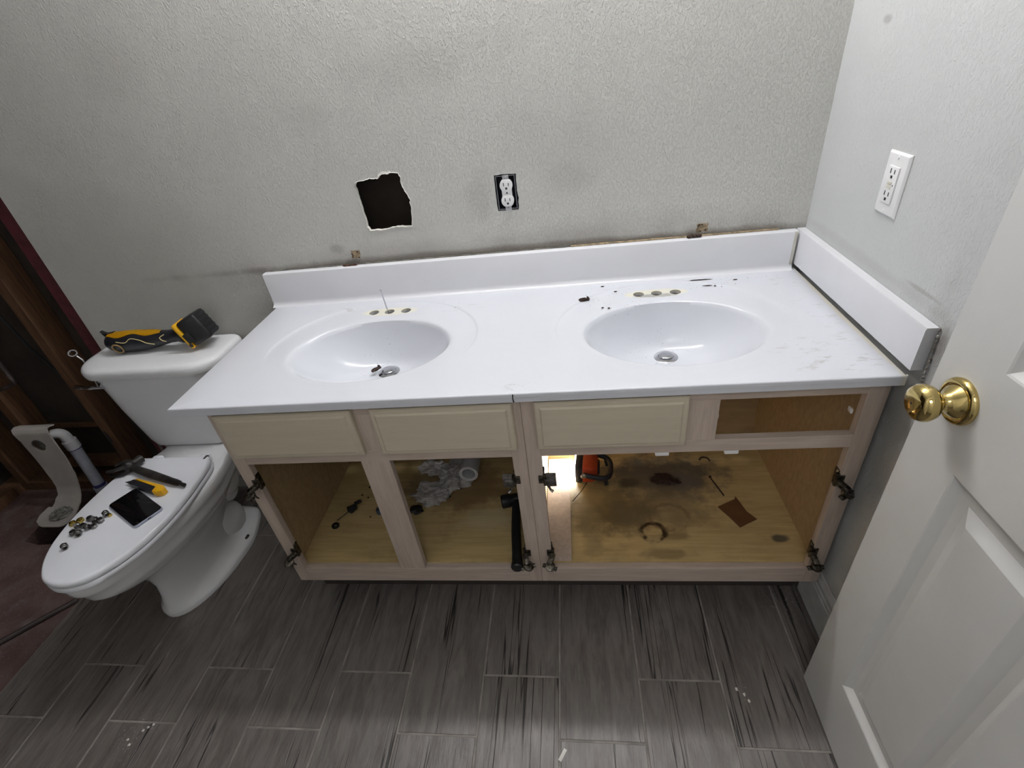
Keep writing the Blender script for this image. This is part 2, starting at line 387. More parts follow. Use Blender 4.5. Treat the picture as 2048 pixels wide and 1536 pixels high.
# floor: grout bed + wood look tiles laid in running bond
bm = NB()
add_box(bm, -2.34, 0.012, -2.6, 0.012, -0.05, -0.0012, mi=1)
xb = [0.0, -.0905] + [-.0905-.2045*k for k in range(1, 12)]
for i in range(len(xb)-1):
    xr, xl = xb[i], xb[i+1]
    s0 = -.254 if i % 2 == 1 else -.109
    ys = [0.012] + [s0 - .6185*k for k in range(0, 5) if s0-.6185*k > -2.6] + [-2.6]
    for a, b in zip(ys, ys[1:]):
        g = .0024
        add_box(bm, xl+g, xr-g if i else xr, b+g, a-g, -.004, 0.0, bev=.0008, mi=0, seg=1)
struct('floor', bm, [M_TILE, M_GROUT], 'grey wood-look tile floor laid in running bond', smooth=False)
# bare slab in the gutted tub alcove, with the drain pit
bm = NB()
add_box(bm, XL-.1, -2.34, -2.6, 0.12, -0.12, -0.006)
slab = struct('floor', bm, [M_SLAB], 'bare reddish brown concrete slab of the gutted tub alcove')
boolean_cut(slab, [lambda b: add_prism(b, [(-2.82, -.268), (-2.74, -.286), (-2.63, -.28), (-2.60, -.20), (-2.61, -.02), (-2.80, -.03), (-2.83, -.15)], 2, -.10, .05)])
for p in slab.data.polygons: p.use_smooth = False
bm = NB(); add_box(bm, -2.84, -2.59, -.30, -.01, -.135, -.095, bev=.005); struct('floor', bm, M_DIRT_SHADE, 'dark dirt at the bottom of the drain pit')
# back wall
bm = NB(); add_box(bm, -2.262, 0.012, 0.0, 0.0127, 0.0, ZC)
wall_back = struct('wall_back', bm, [M_WALL, M_GYP], 'greige orange-peel textured drywall behind the vanity')
hole = [(-1.192, 1.134), (-1.183, 1.1365), (-1.156, 1.139), (-1.147, 1.141), (-1.136, 1.1395), (-1.127, 1.1385), (-1.120, 1.145), (-1.112, 1.1485), (-1.098, 1.1475), (-1.090, 1.1500), (-1.076, 1.1490), (-1.068, 1.1465), (-1.064, 1.1370), (-1.065, 1.125), (-1.063, 1.112), (-1.0575, 1.095), (-1.0505, 1.078), (-1.053, 1.070), (-1.0515, 1.062), (-1.0555, 1.040), (-1.0585, 1.018), (-1.060, 1.006), (-1.085, 1.0065), (-1.105, 1.0085), (-1.130, 1.0045), (-1.155, 1.003), (-1.186, 1.0045), (-1.1905, 1.014), (-1.190, 1.03), (-1.193, 1.05), (-1.191, 1.07), (-1.195, 1.09), (-1.193, 1.11), (-1.196, 1.122)]
def jag(poly, k=3, amp=.0011):
    out = []
    for i, p in enumerate(poly):
        q = poly[(i+1) % len(poly)]
        for j in range(k):
            t = j/k; out.append((p[0]+(q[0]-p[0])*t + random.uniform(-amp, amp), p[1]+(q[1]-p[1])*t + random.uniform(-amp, amp)))
    return out
hole = jag(hole)
OX0, OX1, OZ0, OZ1 = -.8125, -.7555, 1.0245, 1.1165
oc = jag([(OX0, OZ0), (OX0+.028, OZ0-.001), (OX1, OZ0), (OX1+.002, OZ0+.03), (OX1, OZ0+.06), (OX1+.001, OZ1), (OX0+.03, OZ1+.001), (OX0, OZ1), (OX0-.001, OZ1-.04)], 3, .0009)
boolean_cut(wall_back, [lambda b: add_prism(b, hole, 1, -.05, .05), lambda b: add_prism(b, oc, 1, -.05, .05)])
for p in wall_back.data.polygons:
    p.use_smooth = False
    if abs(p.normal.y) < .5 and -2.25 < p.center.x < -.01: p.material_index = 1
# torn paper lip round the hole (exposed white edge of the wallboard)
bm = NB()
for k in range(len(hole)):
    p, q = Vector((hole[k][0], 0, hole[k][1])), Vector((hole[(k+1) % len(hole)][0], 0, hole[(k+1) % len(hole)][1]))
    if (q-p).length < 1e-6: continue
    c = Vector((-1.125, 0, 1.075)); o1 = (p-c).normalized(); o2 = (q-c).normalized()
    wA = .0016 + .0022*abs(noise.noise(p*60)) + (.006 if (-1.125 < p.x < -1.09 and p.z > 1.13) else 0); wB = .0016 + .0022*abs(noise.noise(q*60)) + (.006 if (-1.125 < q.x < -1.09 and q.z > 1.13) else 0)
    vs = [bm.verts.new(v) for v in (p+Vector((0, -.0012, 0)), q+Vector((0, -.0012, 0)), q+o2*wB+Vector((0, .0002, 0)), p+o1*wA+Vector((0, .0002, 0)))]
    bm.faces.new(vs)
torn = obj('torn_paper_edge', bm, M_GYP, wall_back, False)
torn['label'] = 'ragged white torn edge round the square wall hole'
# patches of old adhesive anchors
for (x, z, s) in ((-1.248, .939, 1.0), (-.266, .932, 1.1)):
    bm = NB()
    add_prism(bm, jag([(x-.014*s, z-.010), (x+.012*s, z-.012), (x+.014*s, z+.012), (x-.012*s, z+.011)], 4, .002), 1, -.0012, .0004)
    for q in range(5): blob(bm, (x+random.uniform(-.012, .012), -.0015, z+random.uniform(-.012, .01)), (.003, .0012, .0022), q, .5, 1, mi=1)
    obj('torn_paint_patch', bm, [M_TAN, M_BRN], wall_back, label='tan torn patch with nail holes where the old splash clip sat')
# framing of the gutted alcove: back wall studs, plates, left stud wall
alc = bpy.data.objects.new('wall_alcove', None); COL.objects.link(alc); alc['kind'] = 'structure'
alc['label'] = 'open stud framing of the gutted tub alcove'
def alc_box(name, *a, mat=M_STUD, label=None):
    bm = NB(); add_box(bm, *a, bev=.0015); o = obj(name, bm, mat, alc, smooth=False)
    if label: o['label'] = label
ST = dict(y0=.013, y1=.100)
alc_box('stud', -2.325, -2.263, .013, .10, .038, ZC, mat=M_STUDRED, label='maroon-stained stud at the cut edge of the drywall')
alc_box('stud', -2.510, -2.468, .013, .10, .038, ZC)
alc_box('stud', -2.882, -2.842, .013, .10, .038, ZC)
alc_box('stud', -3.098, -3.060, .013, .10, .038, ZC)
for x in (-1.95, -1.55, -.90, -.5, -.05): alc_box('stud', x-.038, x, .013, .10, .038, ZC)
alc_box('sole_plate', XL, .012, .013, .10, -.006, .038)
alc_box('blocking', -2.842, -2.510, .085, .10, .28, .30)
alc_box('blocking', -2.842, -2.510, .045, .10, .095, .125)
alc_box('backing_board', -3.2, .012, .102, .115, -.006, ZC, mat=M_SHEATH)
for y in (-.38, -.78, -1.18): alc_box('stud', XL-.089, XL, y-.04, y, .038, ZC, mat=M_STUD)
alc_box('sole_plate', XL-.089, XL, YF, .10, -.006, .038)
alc_box('backing_board', XL-.105, XL-.091, YF, .115, -.006, ZC, mat=M_SHEATH)
# right wall
bm = NB(); add_box(bm, 0.0, .0127, YF, 0.0, 0.0, ZC); struct('wall_right', bm, M_WALLR, 'pale grey drywall on the right')
bm = NB(); prof = [(-.0005, 0), (-.0135, 0), (-.0135, .098), (-.0115, .104), (-.0115, .112), (-.009, .116), (-.009, .128), (-.005, .140), (-.0035, .147), (-.0005, .147)]
vs0 = [bm.verts.new((x, YF, z)) for x, z in prof]; vs1 = [bm.verts.new((x, -.46, z)) for x, z in prof]; n = len(prof)
for i in range(n): bm.faces.new((vs0[i], vs0[(i+1) % n], vs1[(i+1) % n], vs1[i]))
bm.faces.new(vs0); bm.faces.new(vs1)
struct('baseboard_right', bm, M_TRIM, 'moulded baseboard at the foot of the right wall')
# front wall with the doorway the camera looks in from, ceiling
bm = NB()
add_box(bm, XL, -.86, YF-.11, YF, 0, ZC); add_box(bm, -.86, -.08, YF-.11, YF, 2.05, ZC); add_box(bm, -.08, .0127, YF-.11, YF, 0, ZC)
struct('wall_front', bm, M_CEIL, 'wall with the doorway opposite the vanity')
bm = NB(); add_box(bm, XL-.11, .02, -2.7, .12, ZC, ZC+.012); struct('ceiling', bm, M_CEIL)
bm = NB(); add_box(bm, -1.6, .1, -2.7, -2.69, 0, ZC); add_box(bm, -1.62, -1.6, -2.7, YF-.11, 0, ZC); add_box(bm, .1, .12, -2.7, YF-.11, 0, ZC)
struct('wall_hall', bm, M_CEIL, 'walls of the hall behind the doorway')

# ================================================================== DOOR (open, parallel to the right wall)
XD = -.0955; DT = .035; DY0, DY1 = -1.478, -.716; DZ0, DZ1 = .012, 2.04
door = bpy.data.objects.new('door_1', None); COL.objects.link(door); door['kind'] = 'structure'; door.location = (XD+DT/2, DY0, 0)
door['label'] = 'white six-panel door standing open against the right wall'
panels = []
for (pa, pb) in ((-.819, -1.041), (-1.153, -1.375)):
    for (za, zb) in ((.196, .814), (.985, 1.62), (1.73, 1.92)): panels.append((pb, pa, za, zb))
bm = NB()
def face_with_panels(bm, x, sgn):
    ys = sorted({DY0, DY1} | {p[0] for p in panels} | {p[1] for p in panels}); zs = sorted({DZ0, DZ1} | {p[2] for p in panels} | {p[3] for p in panels})
    V = {}
    def v(a, b, c):
        k = (round(a, 5), round(b, 5), round(c, 5))
        if k not in V: V[k] = bm.verts.new(k)
        return V[k]
    for i in range(len(ys)-1):
        for j in range(len(zs)-1):
            y0, y1, z0, z1 = ys[i], ys[i+1], zs[j], zs[j+1]
            if any(abs(p[0]-y0) < 1e-4 and abs(p[2]-z0) < 1e-4 for p in panels):
                steps = [(0, 0), (.003, .0012), (.011, .0080), (.016, .0115), (.028, .0125), (.032, .0122), (.050, .0035), (.053, .0026)]
                prev = [v(x, y0, z0), v(x, y1, z0), v(x, y1, z1), v(x, y0, z1)]
                for d, h in steps[1:]:
                    q = [(y0+d, z0+d), (y1-d, z0+d), (y1-d, z1-d), (y0+d, z1-d)]
                    cur = [v(x+sgn*h, a, b) for a, b in q]
                    for k in range(4): bm.faces.new((prev[k], prev[(k+1) % 4], cur[(k+1) % 4], cur[k]))
                    prev = cur
                bm.faces.new(prev)
            else: bm.faces.new((v(x, y0, z0), v(x, y1, z0), v(x, y1, z1), v(x, y0, z1)))
    return V
V1 = face_with_panels(bm, XD, 1); V2 = face_with_panels(bm, XD+DT, -1)
bmesh.ops.bridge_loops(bm, edges=[e for e in bm.edges if e.is_boundary])
slab_d = obj('door_slab', bm, M_DOOR, door, smooth=True, ang=15)
# brass knob and rosette
KY, KZ = -.776, .912
Mk = Matrix.Translation((XD, KY, KZ)) @ Matrix.Rotation(-PI/2, 4, 'Y')
bm = NB(); add_lathe(bm, [(.0005, .0), (.034, 0), (.0345, .003), (.033, .0065), (.030, .0085), (.0275, .0090), (.0268, .0072), (.0255, .0072), (.022, .0125), (.016, .0175), (.0125, .022), (.012, .026), (.0005, .026)], 48, Mk)
ros = obj('rosette', bm, M_BRASS, door, label='round polished brass rosette')
bm = NB(); add_lathe(bm, [(.0005, .022), (.0105, .022), (.0105, .028), (.0125, .030), (.019, .0325), (.0245, .038), (.0272, .045), (.0270, .051), (.0235, .0575), (.017, .061), (.009, .0622), (.0005, .0624)], 48, Mk)
knob = obj('knob', bm, M_BRASS, door, label='egg shaped polished brass knob')
bm = NB(); add_lathe(bm, [(.0005, .0621), (.0018, .0621), (.0018, .0627), (.0005, .0627)], 12, Mk); obj('lock_pin_hole', bm, M_SLOT, knob)
bm = NB(); add_box(bm, XD+.004, XD+DT-.004, DY1-.001, DY1+.0015, KZ-.028, KZ+.028, bev=.0005); obj('latch_plate', bm, M_BRASS, door)
for z in (.25, 1.05, 1.85):
    bm = NB(); add_tube(bm, [(XD+DT+.002, DY0-.004, z-.045), (XD+DT+.002, DY0-.004, z+.045)], .006, 12); obj('hinge', bm, M_BRASS, door)

# ================================================================== VANITY TOP
H = HC; LX = -1.5365; RX = -.0145; FY = -.559; BYY = -.0255; BYK = -.002; MIDX = (BX[0]+BX[1])/2
vt = thing('countertop', 'long white cultured marble double sink top, stained, resting on the two cabinets', 'countertop', (MIDX, -.28, H))
bm = NB()
def half(cx, x0, x1):
    yc = -.30; y0, y1 = FY, -.0035
    angs = [2*PI*i/160 for i in range(160)]
    for (a, b) in ((x0, y0), (x0, y1), (x1, y0), (x1, y1)): angs.append(math.atan2(b-yc, a-cx) % (2*PI))
    angs = sorted(set(round(a, 7) for a in angs)); n = len(angs)
    def rect(a, k=1.0):
        c, s = math.cos(a), math.sin(a); t = 1e9
        if c > 1e-9: t = min(t, (x1-cx)/c)
        if c < -1e-9: t = min(t, (x0-cx)/c)
        if s > 1e-9: t = min(t, (y1-yc)/s)
        if s < -1e-9: t = min(t, (y0-yc)/s)
        return cx+c*t, yc+s*t
    def outer(a, k=1.0):
        c, s = math.cos(a), math.sin(a); ry = .249 if s > 0 else .222
        # ellipse radius in direction a
        r = 1/math.sqrt((c/.277)**2 + (s/ry)**2); return cx+c*r*k, yc+s*r*k
    def inner(a, k=1.0):
        # ellipse about its own centre, matched by parametric angle
        ici = -.322; rx, ry = .207, .156
        t = math.atan2(math.sin(a)/ry, math.cos(a)/rx); return cx+.0+rx*k*math.cos(t), ici+ry*k*math.sin(t)
    def w(a):
        s = math.sin(a); q = max(0, min(1, (s+.45)/.7)); return q*q*(3-2*q)
    rings = [[Vector((*rect(a), H)) for a in angs]]
    rings.append([Vector((*(Vector(rect(a)).lerp(Vector(outer(a, 1.02)), .5)), H)) for a in angs])
    rings.append([Vector((*outer(a, 1.012), H)) for a in angs])
    rings.append([Vector((*outer(a, 1.0), H-.0004*w(a))) for a in angs])
    rings.append([Vector((*outer(a, .988), H-.0028*w(a))) for a in angs])
    rings.append([Vector((*outer(a, .975), H-.0036*w(a))) for a in angs])
    for f in (.25, .5, .75):
        rings.append([Vector((*(Vector(outer(a, .975)).lerp(Vector(inner(a, 1.05)), f)), H-.0036*w(a)-.0012*f)) for a in angs])
    rings.append([Vector((*inner(a, 1.05), H-.0036*w(a)-.0012)) for a in angs])
    rings.append([Vector((*inner(a, 1.02), H-.0036*w(a)-.0022)) for a in angs])
    D = .122; dcy = -.252; NR = 26
    for k in range(0, NR+1):
        t = (k/NR)
        sft = 1-(1-t)**2.35
        rings.append([Vector((inner(a)[0]*(1-t)+(cx+.026*math.cos(a))*t, inner(a)[1]*(1-t)+(dcy+.026*math.sin(a))*t,
            H-.0036*w(a)*(1-t)-.0045-(D-.0045)*sft + .0*t)) for a in angs])
    ring_face(bm, rings, False, True)
half(BX[0], LX, MIDX); half(BX[1], MIDX, RX)
bmesh.ops.remove_doubles(bm, verts=bm.verts[:], dist=1e-4)
bmesh.ops.recalc_face_normals(bm, faces=bm.faces[:])
if sum(f.normal.z for f in bm.faces) < 0: bmesh.ops.reverse_faces(bm, faces=bm.faces[:])
me = bpy.data.meshes.new('sink_top'); bm.to_mesh(me); bm.free(); me.materials.append(M_MARB)
top = bpy.data.objects.new('sink_top', me); COL.objects.link(top)
sm = top.modifiers.new('s', 'SOLIDIFY'); sm.thickness = .0105; sm.offset = -1.0; sm.use_rim = True
dg = bpy.context.evaluated_depsgraph_get(); dg.update()
new = bpy.data.meshes.new_from_object(top.evaluated_get(dg)); top.modifiers.clear(); top.data = new
def cyl_cut(x, y, r): return lambda b: add_lathe(b, [(r, -.05), (r, .05)], 32, Matrix.Translation((x, y, H)))
cuts = []
for bx in BX:
    for dx in (-.053, -.006, .043): cuts.append(cyl_cut(bx+dx, -.1145, .0142))
boolean_cut(top, cuts)
bm = NB(); bm.from_mesh(top.data)
add_box(bm, LX+.0002, RX, FY, FY+.018, H-.0215, H-.0102); add_box(bm, LX+.0002, LX+.018, FY+.018, -.004, H-.0215, H-.0102); add_box(bm, RX-.012, RX, FY+.018, -.004, H-.0215, H-.0102)
es = [e for e in bm.edges if len(e.link_faces) == 2 and all(abs(v.co.z-H) < 1e-4 and (abs(v.co.y-FY) < 1e-3 or abs(v.co.x-LX) < 1e-3 or abs(v.co.x-RX) < 1e-3) for v in e.verts) and e.calc_face_angle(0) > .8]
bmesh.ops.bevel(bm, geom=es, offset=.0035, segments=3, profile=.5, affect='EDGES')
me = bpy.data.meshes.new('sink_top'); bm.transform(wm(vt).inverted()); bm.to_mesh(me); bm.free(); me.materials.append(M_MARB)
for p in me.polygons: p.use_smooth = True
me.set_sharp_from_angle(angle=math.radians(40)); top.data = me; top.parent = vt
# shader coordinates of M_MARB are world ones: keep the mesh origin at the world origin instead
bmw = NB(); bmw.from_mesh(me); bmw.transform(wm(vt)); bmw.to_mesh(me); bmw.free(); top.matrix_parent_inverse = Matrix.Translation(-vt.location)
# integral back splash with cove
SH = .1035; SX0 = -1.5455; SX1 = -.0268
prof = [(BYY-.013, H+.0002), (BYY-.0115, H+.0006), (BYY-.0075, H+.002), (BYY-.0035, H+.005), (BYY-.001, H+.010), (BYY, H+.016), (BYY, H+SH-.004), (BYY+.0012, H+SH-.0012), (BYY+.004, H+SH), (-.0035, H+SH), (-.0035, H-.001), (BYY-.013, H-.001)]
bm = NB(); add_prism(bm, prof, 0, SX0, SX1)
obj('backsplash', bm, M_SPL, vt, ang=40)
bm = NB(); pts = [(-.62 + .55*k/40, -.0028+.0012*noise.noise(Vector((k*.7, 0, 0))), H+SH+.0015+.0015*noise.noise(Vector((k*.5, 3, 0)))) for k in range(41)]
add_tube(bm, pts, [.0030+.0012*noise.noise(Vector((k*.9, 9, 1))) for k in range(41)], 6)
obj('old_caulk_bead', bm, M_TAN, vt, label='tan line of old caulk on top of the splash')
bm = NB(); pts = [(-1.53 + .90*k/50, -.0028, H+SH+.0008+.0012*noise.noise(Vector((k*.6, 5, 0)))) for k in range(51)]
add_tube(bm, pts, [.0022+.001*noise.noise(Vector((k*.8, 2, 1))) for k in range(51)], 6)
obj('old_caulk_bead', bm, simple('grey_grime', (.22, .205, .18), .9, vary=.3, scale=60), vt, label='grey grimy caulk line on top of the splash')
bm = NB(); add_box(bm, -.0345, -.0266, BYY-.0010, -.006, H+.012, H+SH-.001, bev=.0008); obj('end_caulk', bm, simple('cream_caulk', (.58, .57, .50), .5), vt, label='cream strip of caulk at the right end of the splash')
# front edge crack
bm = NB(); add_prism(bm, [(-.7535, H-.0225), (-.7515, H-.020), (-.7535, H-.010), (-.7520, H-.003), (-.7545, H-.001), (-.7555, H-.011), (-.7545, H-.020)], 1, FY-.0006, FY+.002)
obj('crack', bm, M_SLOT, vt, label='short black crack in the front edge')
# broken right front corner flakes
bm = NB()
for k in range(7): blob(bm, (RX+.001, FY+.004+.002*k, H-.002-.0025*k+random.uniform(-.002, .002)), (.0022, .003, .002), k, .6, 1)
obj('chipped_edge', bm, M_GYP, vt, label='rough chipped white edge at the right front corner')
for bi, bx in enumerate(BX):
    zz = H-.122+.0003; yy = -.252
    bm = NB(); Md = Matrix.Translation((bx+.002, yy, zz))
    add_lathe(bm, [(.0175, -.012), (.0175, .001), (.0195, .0024), (.0285, .0012), (.0305, .0), (.0305, -.004), (.024, -.012)], 40, Md, cap=False)
    dr = obj('drain_flange', bm, M_CHROME, vt, label='round chrome drain flange of the %s bowl' % ('left', 'right')[bi])
    bm = NB(); add_lathe(bm, [(.0005, .0035), (.0165, .0035), (.0180, .0045), (.0180, .0065), (.0160, .0078), (.0005, .0082)], 36, Md); obj('stopper', bm, M_CHROME, dr)
    bm = NB(); add_lathe(bm, [(.0005, -.009), (.0185, -.009), (.0185, -.0085), (.0005, -.0085)], 24, Md); obj('drain_throat', bm, M_SLOT, dr)
# side splash
bm = NB()
prof = [(-.0215, .8235), (-.0215, H+SH-.004), (-.0200, H+SH), (-.0008, H+SH), (-.0008, .8235)]
def ss(bm):
    y0, y1 = -.567, -.0008
    P0 = [Vector((x, y0, z + (.000 if z > .85 else .0))) for x, z in prof]; P1 = [Vector((x, y1, z-(.004 if z < .85 else 0))) for x, z in prof]
    ring_face(bm, [P0, P1])
ss(bm)
side = obj('side_splash', bm, M_SPL); tag(side, 'white marble side splash strip on the right wall, dark gap below it', 'backsplash')
bm = NB()
for k in range(12): blob(bm, (-.003, -.572-.0008*k, .905-.010*k+random.uniform(-.003, .003)), (.0022, .0025, .0045), k+3, .7, 1)
obj('dried_caulk', bm, simple('dirty_caulk', (.45, .42, .38), .8, vary=.3), side, label='crusty old caulk at the front end')

# ================================================================== CABINETS
FYC = -.533; FTH = .019; ZT = H-.0216; Z0 = .135; ZD = .195
def plate_hinge(parent, x, z, s):
    """flat butterfly plate reaching into the opening, its face to the room"""
    bm = NB(); d = -s
    add_box(bm, min(x, x+s*.012), max(x, x+s*.012), FYC-.0035, FYC, z-.012, z+.012, bev=.0008)
    add_box(bm, min(x, x-s*.003), max(x, x-s*.003), FYC+.001, FYC+.017, z-.024, z+.024, bev=.001)
    add_tube(bm, [(x+d*.003, FYC-.003, z-.017), (x+d*.003, FYC-.003, z+.017)], .0042, 10)
    h = obj('hinge', bm, M_RUST, parent)
    bm = NB()
    xa, xb = sorted((x+d*.006, x+d*.030)); add_box(bm, xa, xb, FYC-.004, FYC-.002, z-.022, z+.022, bev=.0009)
    add_box(bm, *sorted((x+d*.004, x+d*.026)), FYC-.010, FYC-.004, z-.005, z+.005, bev=.002)
    for dz in (-.017, .017): add_lathe(bm, [(.0012, 0), (.0035, 0), (.0035, .0014), (.0012, .0014), (.0012, 0)], 12, Matrix.Translation((x+d*.018, FYC-.004, z+dz)) @ Matrix.Rotation(PI/2, 4, 'X'), cap=False)
    add_tube(bm, [(x+d*.010, FYC-.004, z-.018), (x+d*.014, FYC-.004, z-.032), (x+d*.020, FYC-.006, z-.037)], [.0035, .003, .004], 8)
    obj('hinge_cup', bm, M_DULL, h)
def hinge(parent, x, z, side, mode):
    """side = +1: frame lies to the +x side of the opening; mode: dangling pose"""
    s = side
    bm = NB()
    add_box(bm, min(x, x-s*.003), max(x, x-s*.003), FYC+.001, FYC+.017, z-.024, z+.024, bev=.001)
    add_box(bm, min(x, x+s*.012), max(x, x+s*.012), FYC-.003, FYC, z-.012, z+.012, bev=.0008)
    add_tube(bm, [(x-s*.004, FYC-.001, z-.018), (x-s*.004, FYC-.001, z+.018)], .0042, 10)
    for dz in (-.016, .016): add_lathe(bm, [(.0005, 0), (.0035, 0), (.003, .0015), (.0005, .002)], 10, Matrix.Translation((x-s*.003, FYC+.009, z+dz)) @ Matrix.Rotation(-s*PI/2, 4, 'Y'))
    h = obj('hinge', bm, M_RUST, parent)
    bm = NB()
    P = Matrix.Translation((x-s*.004, FYC-.006, z)) @ Matrix.Rotation(s*mode, 4, 'Z') @ Matrix.Rotation(.25, 4, 'X')
    add_box(bm, -.007, .007, -.030, .002, -.006, .006, bev=.002, M=P)
    add_lathe(bm, [(.0005, 0), (.0125, 0), (.0135, .002), (.0135, .007), (.011, .0085), (.0005, .0085)], 20, P @ Matrix.Translation((0, -.031, -.013)) @ Matrix.Rotation(.3, 4, 'Y'))
    add_box(bm, -.020, .020, -.037, -.025, -.0145, -.0125, bev=.001, M=P)
    for dx in (-.016, .016): add_lathe(bm, [(.0005, 0), (.0036, 0), (.0036, .004), (.0005, .005)], 8, P @ Matrix.Translation((dx, -.031, -.0125)))
    add_tube(bm, [P @ Vector((.0, -.02, -.008)), P @ Vector((.002, -.024, -.022)), P @ Vector((.001, -.022, -.034))], [.003, .0028, .0015], 8)
    obj('hinge_cup', bm, M_RUST, h)
def cab_front(parent, x0, x1, z0, z1, fronts_y=-.5525):
    bm = NB()
    prof = [(0, .0195), (0, .006), (.0035, .003), (.0075, .0018), (.012, .0012), (.0135, -.0006), (.018, .0), (.022, .0)]
    def rect(d): return [(x0+d, z0+d), (x1-d, z0+d), (x1-d, z1-d), (x0+d, z1-d)]
    P = [(0, 0.0195), (0, .0075), (.0025, .0045), (.0055, .0035), (.0115, .0032), (.0135, .0015), (.0155, 0.0)]
    rings = [[Vector((x, fronts_y+h, z)) for x, z in rect(d)] for d, h in P]
    ring_face(bm, rings, True, True)
    return obj('drawer_front', bm, M_FRONT, parent, smooth=True, ang=20)
def cabinet(x0, x1, label, top_open, doors, cent, floor_mat, inner_left_side):
    c = thing('vanity_cabinet', label, 'cabinet', ((x0+x1)/2, -.27, 0), group='sink base cabinets')
    t = .0125
    for (a, b) in ((x0, x0+t), (x1-t, x1)):
        bm = NB(); add_prism(bm, [(FYC+FTH, Z0), (FYC+FTH, ZT), (-.006, ZT), (-.006, 0.0), (-.442, 0.0), (-.442, Z0)], 0, a+.0002, b-.0002); obj('side_panel', bm, M_PLY, c, smooth=False)
    bm = NB(); add_box(bm, x0+t, x1-t, FYC+FTH, -.014, ZD-.0125, ZD)
    o = obj('cabinet_floor', bm, floor_mat, c, smooth=False, world=False); o.matrix_parent_inverse = Matrix.Translation(-c.location)
    bm = NB(); add_box(bm, x0+t, x1-t, -.013, -.007, ZD-.012, ZT); bp = obj('back_panel', bm, M_PLY, c, smooth=False)
    bm = NB(); add_box(bm, x0+.002, x1-.002, -.455, -.440, 0.0005, Z0+.04); obj('toe_kick', bm, simple('toe_kick_board', (.05, .04, .034), .8), c, smooth=False)
    # face frame: stiles and rails, every one its own board
    def board(nm, a, b, z0, z1, m=M_MAPLE):
        bm = NB(); add_box(bm, a, b, FYC, FYC+FTH-.0003, z0, z1, bev=.0008, seg=1); return obj(nm, bm, m, c, smooth=False)
    sw = .0335
    sl = board('stile', x0, x0+sw, Z0, ZT); sr = board('stile', x1-sw, x1, Z0, ZT)
    board('rail', x0+sw, x1-sw, Z0, ZD-.002, M_MAPLEH)
    board('rail', x0+sw, x1-sw, .609, .6425, M_MAPLEH)
    board('rail', x0+sw, x1-sw, .749, ZT, M_MAPLEH)
    if cent: board('stile', cent[0], cent[1], ZD-.002, .609); board('stile', cent[0]-.012, cent[1]+.012, .6425, .749)
    return c, sl, sr, bp
CL, sl, sr, bpL = cabinet(-1.4745, -.7450, 'left maple sink cabinet with two drawer fronts and doors removed, beside toilet', False, None, (-1.146, -1.074), M_CFL, None)
cab_front(CL, -1.452, -1.121, .641, .7715); cab_front(CL, -1.078, -.761, .641, .7715)
hinge(CL, -1.441, .545, -1, .75); hinge(CL, -1.441, .272, -1, .75); plate_hinge(CL, -.7785, .537, 1); hinge(CL, -.7785, .262, 1, .35)
CR, sl2, sr2, bpR = cabinet(-.7444, -.022, 'right maple sink cabinet with one drawer missing and stained floor, against right wall', True, None, None, M_CFR, None)
cab_front(CR, -.715, -.397, .641, .7715)
bm = NB(); add_box(bm, -.397, -.333, FYC, FYC+FTH-.0003, .6425, .749, bev=.0008, seg=1); obj('stile', bm, M_MAPLE, CR, smooth=False)
plate_hinge(CR, -.7109, .537, -1); hinge(CR, -.7109, .262, -1, .35); hinge(CR, -.0555, .515, 1, .55); hinge(CR, -.0555, .262, 1, .1)
for x in (-.327, -.061):
    bm = NB(); add_box(bm, x-.002, x+.002, FYC+.02, FYC+.034, .684, .694, bev=.0008); add_lathe(bm, [(.0005, 0), (.0045, 0), (.0045, .005), (.0005, .005)], 14, Matrix.Translation((x-.0025, FYC+.026, .690)) @ Matrix.Rotation(PI/2, 4, 'Y')); obj('roller_guide', bm, M_WPLAS, CR)
for x in (-.441, -.293):
    bm = NB(); add_box(bm, x-.015, x+.015, FYC+.0005, FYC+.03, .598, .6085, bev=.002); add_tube(bm, [(x-.012, FYC+.006, .600), (x+.012, FYC+.006, .600)], .004, 10)
    obj('catch', bm, M_WPLAS, CR, label='white plastic catch under the middle rail')
# scribe strip to the wall
bm = NB(); add_box(bm, -.0216, -.0142, FYC+.004, FYC+.03, Z0, ZT, bev=.0005); obj('scribe_strip', bm, M_MAPLE, CR, smooth=False)

# things in the left cabinet -------------------------------------------------
pd = Vector((-.977, -.254, .286))
bm = NB(); Mp = Matrix.Translation(pd) @ Matrix.Rotation(-PI/2, 4, 'X')
add_lathe(bm, [(.0212, .0), (.0302, 0), (.0302, .05), (.0302, .2375), (.0212, .2375), (.0212, .0)], 36, Mp, cap=False)
o = obj('drain_pipe', bm, M_PVC); tag(o, 'white PVC drain stub pipe sticking out of the left cabinet back', 'pipe')
bm = NB(); add_lathe(bm, [(.0005, .06), (.021, .06), (.021, .063), (.0005, .063)], 24, Mp); obj('pipe_shadow_plug', bm, M_DIRT_SHADE, o)  # dark disc painting the shade inside the pipe bore
